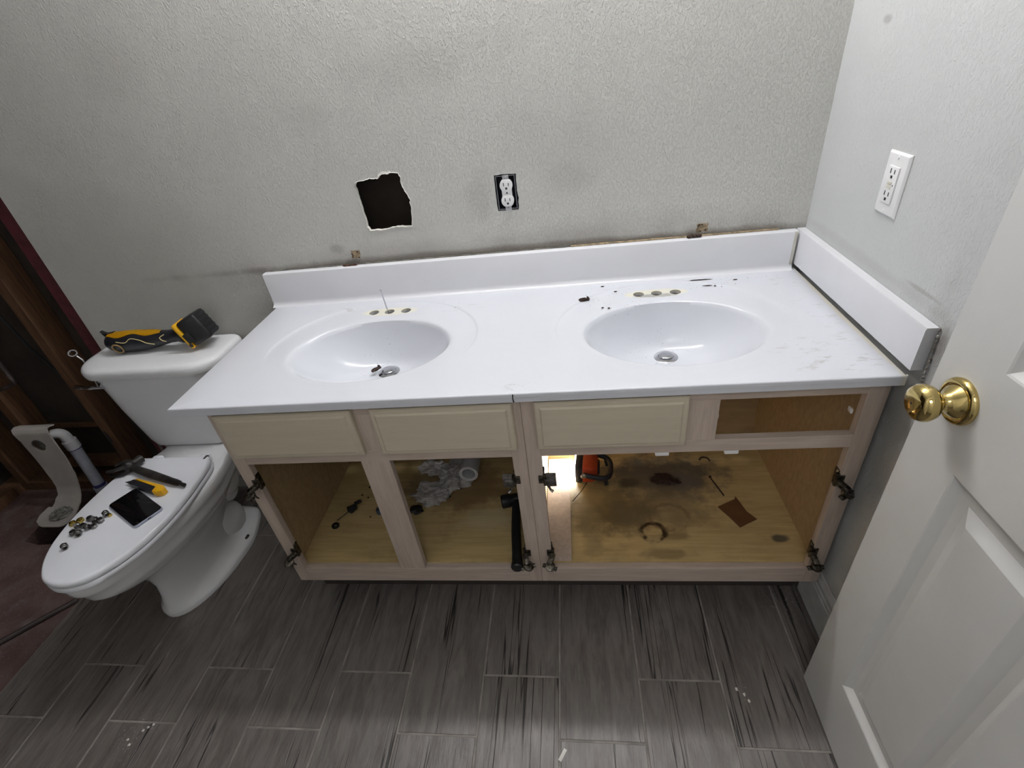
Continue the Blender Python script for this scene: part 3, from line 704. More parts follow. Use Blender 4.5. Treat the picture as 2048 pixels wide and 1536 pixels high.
# ragged opening in back panel, its inner shade drawn as a flat dark sheet
bm = NB(); rp = jag([(-1.26, .20), (-1.02, .20), (-1.00, .27), (-1.03, .38), (-1.12, .42), (-1.22, .40), (-1.28, .30)], 4, .008)
add_prism(bm, rp, 1, -.0150, -.0135); obj('ragged_opening', bm, M_DIRT_SHADE, bpL, label='dark ragged opening in the cabinet back')
bm = NB()
def crumple(bm, c, r, seed, sub=4):
    ret = bmesh.ops.create_icosphere(bm, subdivisions=sub, radius=1.0)
    for v in ret['verts']:
        q = v.co.copy(); d = .8+.5*noise.noise(q*1.8+Vector((seed, 0, 0)))+.75*abs(noise.noise(q*3.4+Vector((0, seed, 0))))+.3*abs(noise.noise(q*8))
        v.co = Vector((c[0]+q.x*r[0]*d, c[1]+q.y*r[1]*d, max(c[2]+q.z*r[2]*d, ZD+.0005)))
crumple(bm, (-1.115, -.255, .203), (.058, .045, .016), 3)
crumple(bm, (-1.050, -.180, .206), (.050, .060, .026), 8)
crumple(bm, (-1.140, -.130, .203), (.040, .030, .014), 5)
o = obj('crumpled_plastic', bm, M_FLUFF, ang=18); tag(o, 'crumpled whitish plastic sheet on the left cabinet floor under the pipe', 'debris')
# hammer standing in the cabinet
hm = thing('sledge_hammer', 'black short sledge hammer lying in the left cabinet, handle end over the frame rail', 'hammer', (-.825, -.30, ZD))
bm = NB(); add_tube(bm, smooth_pts([(-.826, -.30, .220), (-.822, -.40, .214), (-.812, -.50, .212), (-.806, -.545, .2105)], 4), [.0135]*5+[.0138]*4+[.0150]*4, 14, flat=.9)
add_lathe(bm, [(.0005, 0), (.0155, 0), (.017, .004), (.017, .014), (.014, .018), (.0005, .018)], 18, Matrix.Translation((-.8085, -.530, .2118)) @ Matrix.Rotation(PI/2, 4, 'X'))
obj('handle', bm, M_BLACK, hm)
bm = NB(); Mh = Matrix.Translation((-.828, -.300, .2175)) @ Matrix.Rotation(.25, 4, 'Z') @ Matrix.Rotation(-PI/2, 4, 'Y')
add_lathe(bm, [(.0005, -.048), (.0185, -.048), (.0215, -.045), (.0215, -.022), (.019, -.017), (.019, .017), (.0215, .022), (.0215, .045), (.0185, .048), (.0005, .048)], 20, Mh)
obj('hammer_head', bm, M_BLACK, hm)
# debris: valve with stem, ring, blue cap, black lump
bm = NB(); blob(bm, (-1.370, -.318, .2065), (.016, .018, .011), 1, .5, 2); add_tube(bm, [(-1.366, -.300, .209), (-1.350, -.285, .207)], .006, 8)
add_tube(bm, smooth_pts([(-1.375, -.325, .205), (-1.392, -.348, .203), (-1.406, -.362, .201)], 4), .0013, 6)
tag(obj('old_valve', bm, M_BLACK), 'small black valve with a thin stem at the left side of the left cabinet floor', 'valve')
bm = NB(); add_lathe(bm, [(.0055, 0), (.0115, 0), (.0125, .003), (.0115, .007), (.0055, .007), (.0055, 0)], 20, Matrix.Translation((-1.404, -.381, ZD+.0002)), cap=False)
tag(obj('rubber_ring', bm, M_BLACK), 'small black ring washer near the left end of the left cabinet floor', 'washer')
bm = NB(); add_lathe(bm, [(.0005, 0), (.013, 0), (.013, .012), (.010, .018), (.0005, .018)], 16, Matrix.Translation((-1.272, -.325, ZD+.0002)))
tag(obj('blue_cap', bm, simple('slate_blue_plastic', (.05, .07, .10), .4)), 'slate blue plastic cap half hidden behind the left cabinet middle stile', 'cap')
bm = NB(); blob(bm, (-1.150, -.325, .2050), (.022, .016, .010), 5, .45, 3)
tag(obj('rubber_lump', bm, M_BLACK), 'black rubber lump right of the middle stile in the left cabinet', 'debris')
for k, (x, y, r) in enumerate(((-1.345, -.215, .004), (-1.36, -.25, .0035), (-1.335, -.262, .003), (-1.300, -.345, .003))):
    bm = NB(); blob(bm, (x, y, ZD+r*.6), r, k, .5, 1); tag(obj('crumb', bm, M_BRN), 'tiny dark crumb behind the black valve on the left cabinet floor', 'crumb', 'crumbs on the left cabinet floor')
# things in the right cabinet ------------------------------------------------
bm = NB(); Mb = Matrix.Rotation(-.01, 4, 'Z')
add_prism(bm, [(-.7310, -.512), (-.6590, -.512), (-.6575, -.110), (-.7300, -.110)], 2, ZD+.0004, ZD+.0125, bev=.001)
tag(obj('wood_board', bm, M_MAPLE, smooth=False), 'pale narrow board lying front to back at the left of the right cabinet floor', 'board')
wl = thing('work_light', 'orange and black LED floodlight with a black loop stand, lit, on the right cabinet floor', 'work light', (-.612, -.176, ZD), (0, 0, -.10))
bm = NB(); add_box(bm, -.026, -.002, -.046, .046, .003, .070, bev=.007)   # black lens bezel faces -x
hb = obj('bezel', bm, M_TOOLBLK, wl, world=False)
bm = NB(); add_box(bm, -.0285, -.0255, -.039, .039, .009, .064, bev=.001); obj('lamp_face', bm, M_LED, wl, world=False)
bm = NB(); P0 = [Vector((-.002, y, z)) for y, z in ((-.042, .005), (.042, .005), (.042, .068), (-.042, .068))]
P1 = [Vector((.030, y, z)) for y, z in ((-.041, .006), (.041, .006), (.041, .067), (-.041, .067))]; P2 = [Vector((.046, y, z)) for y, z in ((-.032, .012), (.032, .012), (.032, .058), (-.032, .058))]
ring_face(bm, [P0, P1, P2]); bmesh.ops.bevel(bm, geom=bm.edges[:], offset=.004, segments=2, profile=.5, affect='EDGES')
obj('housing', bm, M_ORANGE, wl, world=False)
bm = NB(); add_box(bm, .036, .052, -.022, .022, .022, .052, bev=.004); obj('battery_cap', bm, M_TOOLBLK, wl, world=False)
bm = NB(); pts = smooth_pts([(.002, -.053, .050), (.030, -.054, .044), (.066, -.050, .036), (.083, -.032, .032), (.087, 0, .0315), (.083, .032, .032), (.066, .050, .036), (.030, .054, .044), (.002, .053, .050)], 5)
add_tube(bm, pts, .0085, 10)
for s_ in (-1, 1): add_tube(bm, [(.070, s_*.046, .034), (.074, s_*.044, .006)], .007, 10)
obj('loop_stand', bm, M_TOOLBLK, wl, world=False)
for s_ in (-1, 1):
    bm = NB(); add_lathe(bm, [(.0005, 0), (.009, 0), (.009, .006), (.006, .008), (.0005, .008)], 16, Matrix.Translation((.003, s_*.055, .051)) @ Matrix.Rotation(-s_*PI/2, 4, 'X')); obj('pivot_bolt', bm, M_CHROME, wl, world=False)
bm = NB(); add_tube(bm, smooth_pts([(-.604, -.228, .212), (-.625, -.262, .205), (-.652, -.296, .199)], 4), .0016, 6)
tag(obj('stiff_wire', bm, M_BRN), 'thin brown wire between the work light and the pale board', 'wire')
for x in (-.700, -.672):
    bm = NB(); add_tube(bm, [(x, -.0137, .330), (x, -.075, .330)], .0075, 12); add_tube(bm, [(x, -.062, .330), (x, -.062, .305)], .011, 14)
    tag(obj('supply_stub', bm, M_COPPER), 'copper supply stub on the cabinet back behind the lit work light', 'pipe', 'supply stubs behind the work light')
bm = NB(); add_prism(bm, jag([(-.224, -.326), (-.182, -.402), (-.129, -.374), (-.148, -.345), (-.163, -.288), (-.170, -.300)], 2, .001), 2, ZD+.0005, ZD+.0035)
for v in bm.verts: v.co.z += .006*max(0, (v.co.y+.33)*10)*.5
tag(obj('cardboard_scrap', bm, M_CARD, smooth=False), 'small brown cardboard scrap on the right cabinet floor', 'cardboard')
bm = NB(); add_tube(bm, [(-.217, -.208, .1985), (-.196, -.283, .1985)], .0022, 8); add_lathe(bm, [(.0005, 0), (.0045, 0), (.0045, .003), (.0005, .003)], 10, Matrix.Translation((-.2175, -.206, .1995)) @ Matrix.Rotation(-PI/2, 4, 'X') )
tag(obj('long_screw', bm, M_BRN), 'long rusty screw lying behind the cardboard scrap', 'screw')
bm = NB(); blob(bm, (-.365, -.212, .200), (.034, .020, .008), 9, .7, 3); blob(bm, (-.33, -.222, .199), (.018, .012, .005), 4, .7, 2)
tag(obj('grime_pile', bm, M_BRN), 'dark heap of grime in the middle of the grey stain', 'debris')
bm = NB(); add_tube(bm, smooth_pts([(-.232, -.125, .198), (-.222, -.113, .198), (-.206, -.116, .198), (-.200, -.130, .198)], 4), .0024, 6)
tag(obj('bent_clip', bm, M_BRN), 'small dark bent clip at the rear of the right cabinet floor', 'clip')

# ================================================================== THINGS ON THE VANITY TOP
bm = NB(); add_tube(bm, [(-1.1455, -.1145, H-.075), (-1.1535, -.120, H+.066)], .0021, 10)
tag(obj('lift_rod', bm, M_CHROME), 'thin metal lift rod standing in the middle faucet hole of the left sink', 'rod')
def brown_chip(c, seed, rot, label, name='corroded_flake'):
    bm = NB(); M = Matrix.Rotation(rot, 4, 'Z')
    for k, (dx, dy, dz, rx, ry, rz) in enumerate(((0, 0, .004, .014, .003, .004), (.010, .004, .005, .003, .009, .005), (-.004, .008, .004, .011, .003, .0035), (-.013, .003, .003, .004, .006, .003))):
        blob(bm, Vector(c)+M @ Vector((dx, dy, dz)), (rx, ry, rz), seed+k, .5, 2, M)
    return tag(obj(name, bm, M_BRN), label, 'debris')
brown_chip((-.589, -.135, H-.0035), 2, .3, 'curled dark brown corroded flake left of the right sink faucet holes')
brown_chip((-1.167, -.258, H-.112), 6, .9, 'dark brown corroded flake beside the left bowl drain')
bm = NB(); blob(bm, (-.275, -.060, H+.0012), (.024, .0016, .0013), 3, .9, 3, fr=5.0); blob(bm, (-.262, -.094, H-.0018), (.012, .0015, .0012), 5, .8, 2, fr=4.0)
tag(obj('rust_sliver', bm, M_BRN), 'long dark rust sliver between backsplash and right sink', 'debris')
k = 0
for (x, y, dz) in ((-.537, -.057, 0), (-.546, -.185, -.003), (-.530, -.190, -.003), (-.186, -.074, 0), (-.244, -.100, -.002), (-.505, -.09, -.003)):
    bm = NB(); blob(bm, (x, y, H+dz+.001), (random.uniform(.003, .006), .0025, .0018), k, .5, 1)
    tag(obj('rust_crumb', bm, M_BRN), 'dark rust crumb scattered round the right sink faucet holes', 'crumb', 'rust crumbs round the right faucet holes'); k += 1
bm = NB()
for k in range(3): blob(bm, (-.300+.012*k, -.012, H+SH+.0045), (.008, .005, .0045), k, .7, 2)
tag(obj('rust_clump', bm, M_BRN), 'dark rusty clump on top of the backsplash below the right wall patch', 'debris')
bm = NB()
for k in range(3): blob(bm, (-1.285+.014*k, -.010, H+SH+.0024), (.009, .003, .0026), k+4, .7, 2)
tag(obj('rust_clump', bm, simple('orange_rust', (.16, .06, .025), .8, vary=.4)), 'orange rusty clump on top of the backsplash below the left wall patch', 'debris')

# ================================================================== OUTLETS
def slots(bm, cx, cz, plane, s, sc=1.0):
    """two blade slots and a ground hole; plane 'y': on a wall facing -y at y=s; plane 'x': facing -x at x=s"""
    def bx_(a0, a1, z0, z1, d=.0006):
        if plane == 'y': add_box(bm, cx+a0, cx+a1, s-d, s+.0004, cz+z0, cz+z1)
        else: add_box(bm, s-d, s+.0004, cx-a1, cx-a0, cz+z0, cz+z1)
    bx_(-.0075*sc, -.0055*sc, -.001, .0075); bx_(.0055*sc, .0073*sc, -.001, .0065); bx_(-.0026, .0026, -.0095, -.0045)
ou = thing('duplex_outlet', 'white duplex outlet without cover plate in its blue-black box on the back wall', 'outlet', (-.784, 0, 1.07))
bm = NB()
add_box(bm, OX0+.001, OX1-.001, .045, .047, OZ0+.001, OZ1-.001); add_box(bm, OX0+.001, OX0+.0025, .002, .047, OZ0+.001, OZ1-.001); add_box(bm, OX1-.0025, OX1-.001, .002, .047, OZ0+.001, OZ1-.001)
add_box(bm, OX0+.001, OX1-.001, .002, .047, OZ0+.001, OZ0+.0025); add_box(bm, OX0+.001, OX1-.001, .002, .047, OZ1-.0025, OZ1-.001)
obj('wall_box', bm, M_BOX, ou, smooth=False)
bm = NB()
for q in ((OX0+.0035, OX0+.0045, OZ0+.003, OZ1-.003), (OX1-.0045, OX1-.0035, OZ0+.003, OZ1-.003), (OX0+.003, OX1-.003, OZ0+.003, OZ0+.004), (OX0+.003, OX1-.003, OZ1-.004, OZ1-.003)): add_box(bm, q[0], q[1], .0005, .012, q[2], q[3])
obj('box_rim', bm, M_TIN, ou, smooth=False)
oxc = (OX0+OX1)/2+.0012
for (za, zb, z) in ((OZ0-.001, OZ0+.017, OZ0+.006), (OZ1-.016, OZ1-.001, OZ1-.0085)):
    bm = NB(); add_box(bm, oxc-.0085, oxc+.0085, -.0008, .0008, za, zb, bev=.0004)
    add_lathe(bm, [(.0005, 0), (.003, 0), (.0024, .001), (.0005, .0012)], 12, Matrix.Translation((oxc, -.0008, z)) @ Matrix.Rotation(PI/2, 4, 'X'))
    obj('mounting_strap', bm, M_TIN, ou)
bm = NB(); add_box(bm, oxc-.0135, oxc+.0135, -.0005, .020, 1.050, 1.091, bev=.001)
for zc in (1.0895, 1.0505):
    pts = []
    for k in range(32):
        a = 2*PI*k/32; pts.append((oxc+.0170*math.cos(a), zc+max(-.0142, min(.0142, .0172*math.sin(a)))))
    add_prism(bm, pts, 1, -.0045, .010, bev=.0008)
rc = obj('receptacle', bm, M_WPLAS, ou)
bm = NB()
for zc in (1.0895, 1.0505): slots(bm, oxc, zc, 'y', -.0045)
add_lathe(bm, [(.0005, 0), (.0022, 0), (.0005, .0006)], 10, Matrix.Translation((oxc, -.0006, 1.070)) @ Matrix.Rotation(PI/2, 4, 'X'))
obj('outlet_slots', bm, M_SLOT, rc, smooth=False)

gf = thing('gfci_outlet', 'white outlet with test buttons and cover plate on the right wall above side splash', 'outlet', (0, -.321, 1.09))
GY0, GY1, GZ0, GZ1 = -.3565, -.2855, 1.0325, 1.1465
bm = NB()
R = []
for d, x in ((0, -.0002), (0, -.0022), (.0035, -.0052), (.006, -.0058)): R.append([Vector((x, a, b)) for a, b in ((GY0+d, GZ0+d), (GY1-d, GZ0+d), (GY1-d, GZ1-d), (GY0+d, GZ1-d))])
ring_face(bm, R); obj('cover_plate', bm, M_WPLAS, gf, ang=15)
gy = (GY0+GY1)/2; gz = (GZ0+GZ1)/2
bm = NB(); add_box(bm, -.0088, -.0050, gy-.0168, gy+.0168, gz-.0335, gz+.0335, bev=.0012); rc = obj('receptacle', bm, M_WPLAS, gf)
bm = NB(); slots(bm, gy, gz+.0215, 'x', -.0088); slots(bm, gy, gz-.0190, 'x', -.0088); add_box(bm, -.0091, -.0086, gy-.0120, gy-.0100, gz-.001, gz+.002); obj('outlet_slots', bm, M_SLOT, rc, smooth=False)
for dz in (.0035, -.0035):
    bm = NB(); add_box(bm, -.0100, -.0086, gy-.0065, gy+.0065, gz+dz-.0026, gz+dz+.0026, bev=.0005); obj('test_button', bm, simple('ivory_button', (.66, .64, .54), .4), rc)
for z in (GZ0+.0085, GZ1-.0085):
    bm = NB(); add_lathe(bm, [(.0005, 0), (.0032, 0), (.0026, .0012), (.0005, .0014)], 14, Matrix.Translation((-.0057, gy, z)) @ Matrix.Rotation(-PI/2, 4, 'Y')); obj('plate_screw', bm, M_WPLAS, gf)

# vanity light bar above, out of the frame: the lamp that lights the room
vl = thing('vanity_light', 'long chrome bar light with six lit globe bulbs high on the wall above the sinks', 'lamp', (-.77, 0, 2.10))
bm = NB(); add_box(bm, -1.36, -.18, -.030, -.0002, 2.045, 2.155, bev=.006); obj('light_bar', bm, M_CHROME, vl)
for k in range(6):
    x = -.77 + (k-2.5)*.19
    bm = NB(); add_lathe(bm, [(.020, 0), (.020, .036), (.0005, .036)], 20, Matrix.Translation((x, -.029, 2.10)) @ Matrix.Rotation(PI/2, 4, 'X')); so = obj('socket', bm, M_WPLAS, vl)
    bm = NB(); bmesh.ops.create_uvsphere(bm, u_segments=20, v_segments=12, radius=.036, matrix=Matrix.Translation((x, -.095, 2.10))); obj('bulb', bm, M_BULB, so, label='lit white globe bulb')

# ================================================================== TOILET
TX = -1.915
to = thing('toilet', 'white two-piece toilet, lid closed, between vanity and gutted tub alcove', 'toilet', (TX, -.35, 0))
def egg(yb, yf, hw, hb, n=48, xc=TX, fr=.62, shift=0.0, pw=2.0):
    """closed outline from back y=yb to front y=yf; hw half width, hb half width at the back edge"""
    ym = yb + (yf-yb)*(1-fr); out = []
    for i in range(n):
        a = 2*PI*i/n; c, s = math.cos(a), math.sin(a)     # s=+1 back, -1 front
        if s >= 0:
            w = hw*(abs(c)**.75 if c else 0); w = hb*abs(math.copysign(min(1, abs(c)**.35), c)) * s + hw*abs(c)**(1.0)*(1-s)
            out.append(Vector((xc+math.copysign(w, c), ym+(yb-ym)*s**.8, 0)))
        else:
            out.append(Vector((xc+math.copysign(hw*abs(c)**(2/pw), c), ym+(yf-ym)*abs(s)**(2/pw), 0)))
    return out
def at_z(pts, z): return [Vector((p.x, p.y, z)) for p in pts]
bm = NB()
S = [(0.0, -.13, -.577, .121, .100, -1.945), (.014, -.13, -.579, .122, .101, -1.945), (.022, -.132, -.577, .118, .097, -1.945), (.030, -.138, -.573, .107, .088, -1.945), (.045, -.15, -.568, .093, .076, -1.945), (.08, -.175, -.560, .074, .052, -1.944), (.13, -.18, -.556, .070, .046, -1.940), (.18, -.175, -.566, .075, .048, -1.934),
     (.215, -.16, -.592, .088, .055, -1.927), (.245, -.14, -.632, .105, .066, -1.920), (.270, -.13, -.672, .123, .078, TX), (.292, -.115, -.700, .138, .092, TX), (.306, -.108, -.712, .1445, .109, TX), (.315, -.105, -.715, .1455, .110, TX), (.335, -.102, -.722, .148, .113, TX), (.346, -.101, -.730, .1515, .116, TX), (.354, -.10, -.735, .1540, .119, TX), (.372, -.10, -.737, .1550, .120, TX), (.384, -.10, -.735, .153, .119, TX), (.387, -.102, -.730, .149, .117, TX)]
ring_face(bm, [at_z(egg(yb, yf, hw, hb, xc=xc), z) for z, yb, yf, hw, hb, xc in S])
# foot flange and rear deck
def rrect(cx, cy, hx, hy, r, n=6):
    out = []
    for (sx, sy, a0) in ((1, 1, 0), (-1, 1, PI/2), (-1, -1, PI), (1, -1, 3*PI/2)):
        for k in range(n+1):
            a = a0+PI/2*k/n; out.append(Vector((cx+sx*(hx-r)+r*math.cos(a), cy+sy*(hy-r)+r*math.sin(a), 0)))
    return out
ring_face(bm, [at_z(rrect(TX, -.165, .060, .10, .05), .22), at_z(rrect(TX, -.165, .070, .105, .05), .31), at_z(rrect(TX, -.165, .108, .122, .05), .350), at_z(rrect(TX, -.165, .123, .130, .05), .368), at_z(rrect(TX, -.165, .123, .130, .05), .384), at_z(rrect(TX, -.165, .117, .124, .05), .388)])
# trapway bulges on both sides
for s in (-1, 1):
    # trapway relief: a tall lobe under the deck, a waist, and a broad lower lobe above the foot
    blob(bm, (-1.930+s*.052, -.200, .250), (.040, .050, .075), 0, 0, 3)
    blob(bm, (-1.938+s*.044, -.200, .190), (.030, .042, .05), 0, 0, 3)
    blob(bm, (-1.945+s*.048, -.262, .095), (.043, .072, .078), 0, 0, 3, Matrix.Rotation(.5, 3, 'X'))
bowl = obj('bowl', bm, M_CERAMIC, to, ang=50)
bm = NB(); blob(bm, (-1.945+.1065, -.285, .0295), (.006, .012, .004), 2, .5, 2); obj('floor_bolt', bm, M_RUST, to, label='rusty uncapped floor bolt')
def half_outline(pts, xc=TX):
    right = smooth_pts([Vector((xc+a, b, 0)) for a, b in pts], 6); left = [Vector((2*xc-p.x, p.y, 0)) for p in reversed(right[:-1])]
    return right + left
LO = [(.118, -.282), (.138, -.318), (.149, -.39), (.154, -.47), (.150, -.545), (.134, -.62), (.105, -.680), (.066, -.724), (.030, -.741), (0, -.745)]
lo = half_outline(LO)
cen = Vector((TX, -.50, 0))
def sc(pts, k): return [cen+(p-cen)*k for p in pts]
bm = NB(); ring_face(bm, [at_z(sc(lo, .985), .3885), at_z(sc(lo, 1.0), .391), at_z(sc(lo, 1.0), .401), at_z(sc(lo, .985), .4045)])
obj('seat', bm, M_SEAT, to, ang=50)
bm = NB(); ring_face(bm, [at_z(sc(lo, .975), .4065), at_z(sc(lo, .995), .408), at_z(sc(lo, 1.0), .413), at_z(sc(lo, .995), .4195), at_z(sc(lo, .980), .4240), at_z(sc(lo, .96), .4250)])
obj('lid', bm, M_SEAT, to, ang=50)
for s in (-1, 1):
    bm = NB(); add_box(bm, TX+s*.085-.016, TX+s*.085+.016, -.279, -.258, .3885, .412, bev=.004); obj('seat_hinge', bm, M_SEAT, to)
bm = NB(); add_box(bm, TX+.106, TX+.116, -.300, -.280, .4025, .4255, bev=.002); obj('hinge_pin', bm, M_DULL, to)
# tank
TTX = -1.945
def tank_out(hw, yb, yf, rb, rf, xc=TTX, n=8):
    out = []
    for (sx, yy, sy, r, a0) in ((1, yb, 1, rb, 0), (-1, yb, 1, rb, PI/2), (-1, yf, -1, rf, PI), (1, yf, -1, rf, 3*PI/2)):
        for k in range(n+1):
            a = a0+PI/2*k/n; out.append(Vector((xc+sx*(hw-r)+r*math.cos(a), yy-sy*r+r*math.sin(a), 0)))
    return out
bm = NB()
ring_face(bm, [at_z(tank_out(.150, -.035, -.175, .03, .06), .3885), at_z(tank_out(.165, -.03, -.188, .03, .07), .394), at_z(tank_out(.176, -.028, -.192, .03, .075), .42), at_z(tank_out(.200, -.024, -.200, .03, .08), .55), at_z(tank_out(.218, -.022, -.205, .03, .085), .679)])
obj('tank', bm, M_CERAMIC, to, ang=50)
bm = NB()
LT = lambda d, z: at_z(tank_out(.243-d, -.010-d*.3, -.216+d, .03, .095-d*.3), z)
ring_face(bm, [LT(.010, .6795), LT(.002, .682), LT(0, .690), LT(0, .702), LT(.003, .7095), LT(.009, .7140), LT(.020, .7160), LT(.05, .7165)])
obj('tank_lid', bm, M_CERAMIC, to, ang=50)
bm = NB()
Ml = Matrix.Translation((TTX-.160, -.189, .655))
add_lathe(bm, [(.0005, 0), (.013, 0), (.013, .006), (.009, .012), (.0005, .012)], 18, Ml @ Matrix.Rotation(PI/2, 4, 'X') @ Matrix.Rotation(.4, 4, 'Y'))
add_tube(bm, smooth_pts([(TTX-.150, -.206, .652), (TTX-.185, -.212, .656), (TTX-.222, -.212, .660), (TTX-.245, -.206, .661)], 4), [.006]*4+[.0075]*4+[.010]*4+[.007], 12, flat=.6)
obj('flush_lever', bm, M_CHROME, to)
bm = NB(); add_tube(bm, smooth_pts([(TTX-.10, -.06, .39), (TTX-.13, -.04, .32), (TTX-.19, -.030, .25), (TTX-.22, -.030, .17)], 5), .0045, 8)
o = obj('supply_hose', bm, simple('braided_hose', (.34, .33, .32), .4, .5), to)
bm = NB(); add_tube(bm, [(-2.255, .02, .50), (-2.257, -.012, .44), (-2.262, -.02, .22), (-2.262, -.02, .04)], .0045, 8)
tag(obj('grey_cable', bm, simple('grey_sheath', (.20, .19, .18), .6)), 'thin grey cable hanging down behind the toilet tank at the drywall edge', 'cable')
bm = NB(); add_tube(bm, [(-1.72, -.0005, .20), (-1.72, -.05, .20)], .008, 10); add_tube(bm, [(-1.72, -.045, .185), (-1.72, -.045, .245)], .012, 12); blob(bm, (-1.72, -.075, .20), (.018, .010, .012), 2, .1, 2)
tag(obj('shutoff_valve', bm, M_IRON), 'dark shut-off valve on the wall between toilet and left cabinet', 'valve')

# ---- things on the tank
TLZ = .7166
dr = thing('cordless_multitool', 'yellow and black cordless oscillating tool lying on the toilet tank lid', 'power tool', (-1.952, -.090, TLZ), (0, 0, math.radians(0)))
def oval(bm, pts, n=18, mi=0):
    """pts: (x, cy, cz, ry, rz)"""
    rings = [[Vector((x, cy+ry*math.cos(2*PI*k/n), cz+rz*math.sin(2*PI*k/n))) for k in range(n)] for x, cy, cz, ry, rz in pts]
    ring_face(bm, rings, True, True, mi)
bm = NB(); oval(bm, [(-.158, 0, .034, .010, .012), (-.155, 0, .034, .022, .022), (-.140, 0, .035, .030, .030), (-.110, 0, .035, .033, .034), (-.07, 0, .035, .033, .034), (-.03, 0, .036, .031, .033), (.01, 0, .038, .027, .030), (.04, 0, .040, .021, .024), (.065, 0, .042, .019, .021), (.09, 0, .044, .019, .021), (.108, 0, .046, .024, .028), (.118, 0, .048, .026, .030)])
body = obj('body', bm, M_TOOLBLK, dr, world=False)
# yellow shell strip along the upper side
bm = NB()
strip = [(-.135, .004, .010), (-.12, .010, .014), (-.09, .013, .016), (-.05, .013, .016), (-.035, .010, .012), (-.02, .012, .010), (.0, .010, .007), (.02, .006, .005), (.04, .003, .003)]
def shell_r(x):
    prof = [(-.155, .022, .022, .034), (-.140, .030, .030, .035), (-.110, .033, .034, .035), (-.07, .033, .034, .035), (-.03, .031, .033, .036), (.01, .027, .030, .038), (.04, .021, .024, .040), (.065, .019, .021, .042), (.1, .02, .022, .045)]
    for a, b in zip(prof, prof[1:]):
        if a[0] <= x <= b[0]:
            t = (x-a[0])/(b[0]-a[0]); return tuple(a[i]*(1-t)+b[i]*t for i in (1, 2, 3))
    return prof[-1][1:]
def band(bm, fn, x0, x1, n, lift=.0016, m=6):
    rows = []
    for i in range(n+1):
        x = x0+(x1-x0)*i/n; ry, rz, cz = shell_r(x); a0, a1 = fn(x)
        rows.append([Vector((x, (ry+lift)*math.cos(a0+(a1-a0)*j/m), cz+(rz+lift)*math.sin(a0+(a1-a0)*j/m))) for j in range(m+1)])
    ring_face(bm, rows, False, False, closed=False)
band(bm, lambda x: (math.radians(84+4*math.cos(x*60)), math.radians(128+9*math.sin(x*62+1.2))), -.142, .045, 34)
bmesh.ops.solidify(bm, geom=bm.faces[:], thickness=-.0012)
obj('yellow_shell', bm, M_YEL, dr, world=False, label='yellow housing strip')
bm = NB()
for (pts) in ([(-.10, -8), (-.07, -14), (-.05, 4), (-.02, -8), (.0, -30), (.02, -48)], [(.06, 10), (.045, -10), (.05, -35), (.06, -50)]):
    L = []
    for x, dg_ in pts:
        ry, rz, cz = shell_r(x); a = math.radians(150-dg_); L.append(Vector((x, (ry+.001)*math.cos(a), cz+(rz+.001)*math.sin(a))))
    add_tube(bm, smooth_pts(L, 5), .0012, 6)
obj('trim_line', bm, simple('pale_yellow_line', (.75, .62, .30), .4), dr, world=False)
bm = NB(); add_lathe(bm, [(.014, 0), (.018, .0), (.018, .003), (.014, .003), (.014, 0)], 24, Matrix.Translation((-.105, -.0315, .026)) @ Matrix.Rotation(PI/2+.25, 4, 'X') , cap=False)
obj('badge_ring', bm, simple('ochre_ring', (.32, .20, .07), .4), dr, world=False)
bm = NB(); add_prism(bm, [(-.152, .052), (-.140, .050), (-.130, .060), (-.118, .066), (-.120, .071), (-.136, .068), (-.150, .066), (-.163, .076), (-.158, .062)], 1, -.006, .006, bev=.001)
obj('blade_clamp', bm, M_BLACK, dr, world=False)
Mb = Matrix.Translation((.148, .004, .0505)) @ Matrix.Rotation(math.radians(-22), 4, 'Y') @ Matrix.Rotation(math.radians(18), 4, 'Z') @ Matrix.Scale(1.08, 4)
bm = NB(); add_box(bm, -.010, .050, -.036, .036, -.034, .044, bev=.008, M=Mb, seg=3); obj('battery', bm, M_BLACK, dr, world=False, label='black slide battery')
bm = NB(); add_box(bm, -.024, -.010, -.037, .037, -.036, .046, bev=.006, M=Mb, seg=2)
bt = obj('battery_collar', bm, M_YEL, dr, world=False, label='yellow collar between body and battery')
bm = NB(); add_box(bm, -.016, .004, -.0385, -.0355, -.020, .010, bev=.002, M=Mb); add_box(bm, -.020, -.012, -.0395, .02, -.030, -.020, bev=.002, M=Mb); obj('release_latch', bm, M_BLACK, bt, world=False)
bm = NB()
for k in range(5): add_box(bm, .0495, .0515, -.030, .030, -.028+.014*k, -.022+.014*k, bev=.0006, M=Mb)
obj('battery_rib', bm, M_TOOLBLK, dr, world=False)
# wrench tucked beside the tank
wr = thing('ring_wrench', 'small chrome ring spanner sticking up at the left rear of the toilet tank', 'wrench', (-2.208, -.12, .71))
bm = NB()
c0 = Vector((-2.2220, -.125, .737)); d0 = Vector((.62, -.02, -.78)).normalized()
Mr = Matrix.Translation(c0) @ Matrix.Rotation(.55, 4, 'X') @ Matrix.Rotation(.5, 4, 'Y')
add_lathe(bm, [(.0095, -.003), (.0125, -.003), (.0125, .003), (.0095, .003), (.0095, -.003)], 24, Mr, cap=False)
add_tube(bm, [c0+d0*.013, c0+d0*.030, c0+d0*.034+Vector((0, 0, -.02)), c0+Vector((.019, -.01, -.13))], [.0028, .0026, .0026, .0026], 8)
obj('shank', bm, M_CHROME, wr)

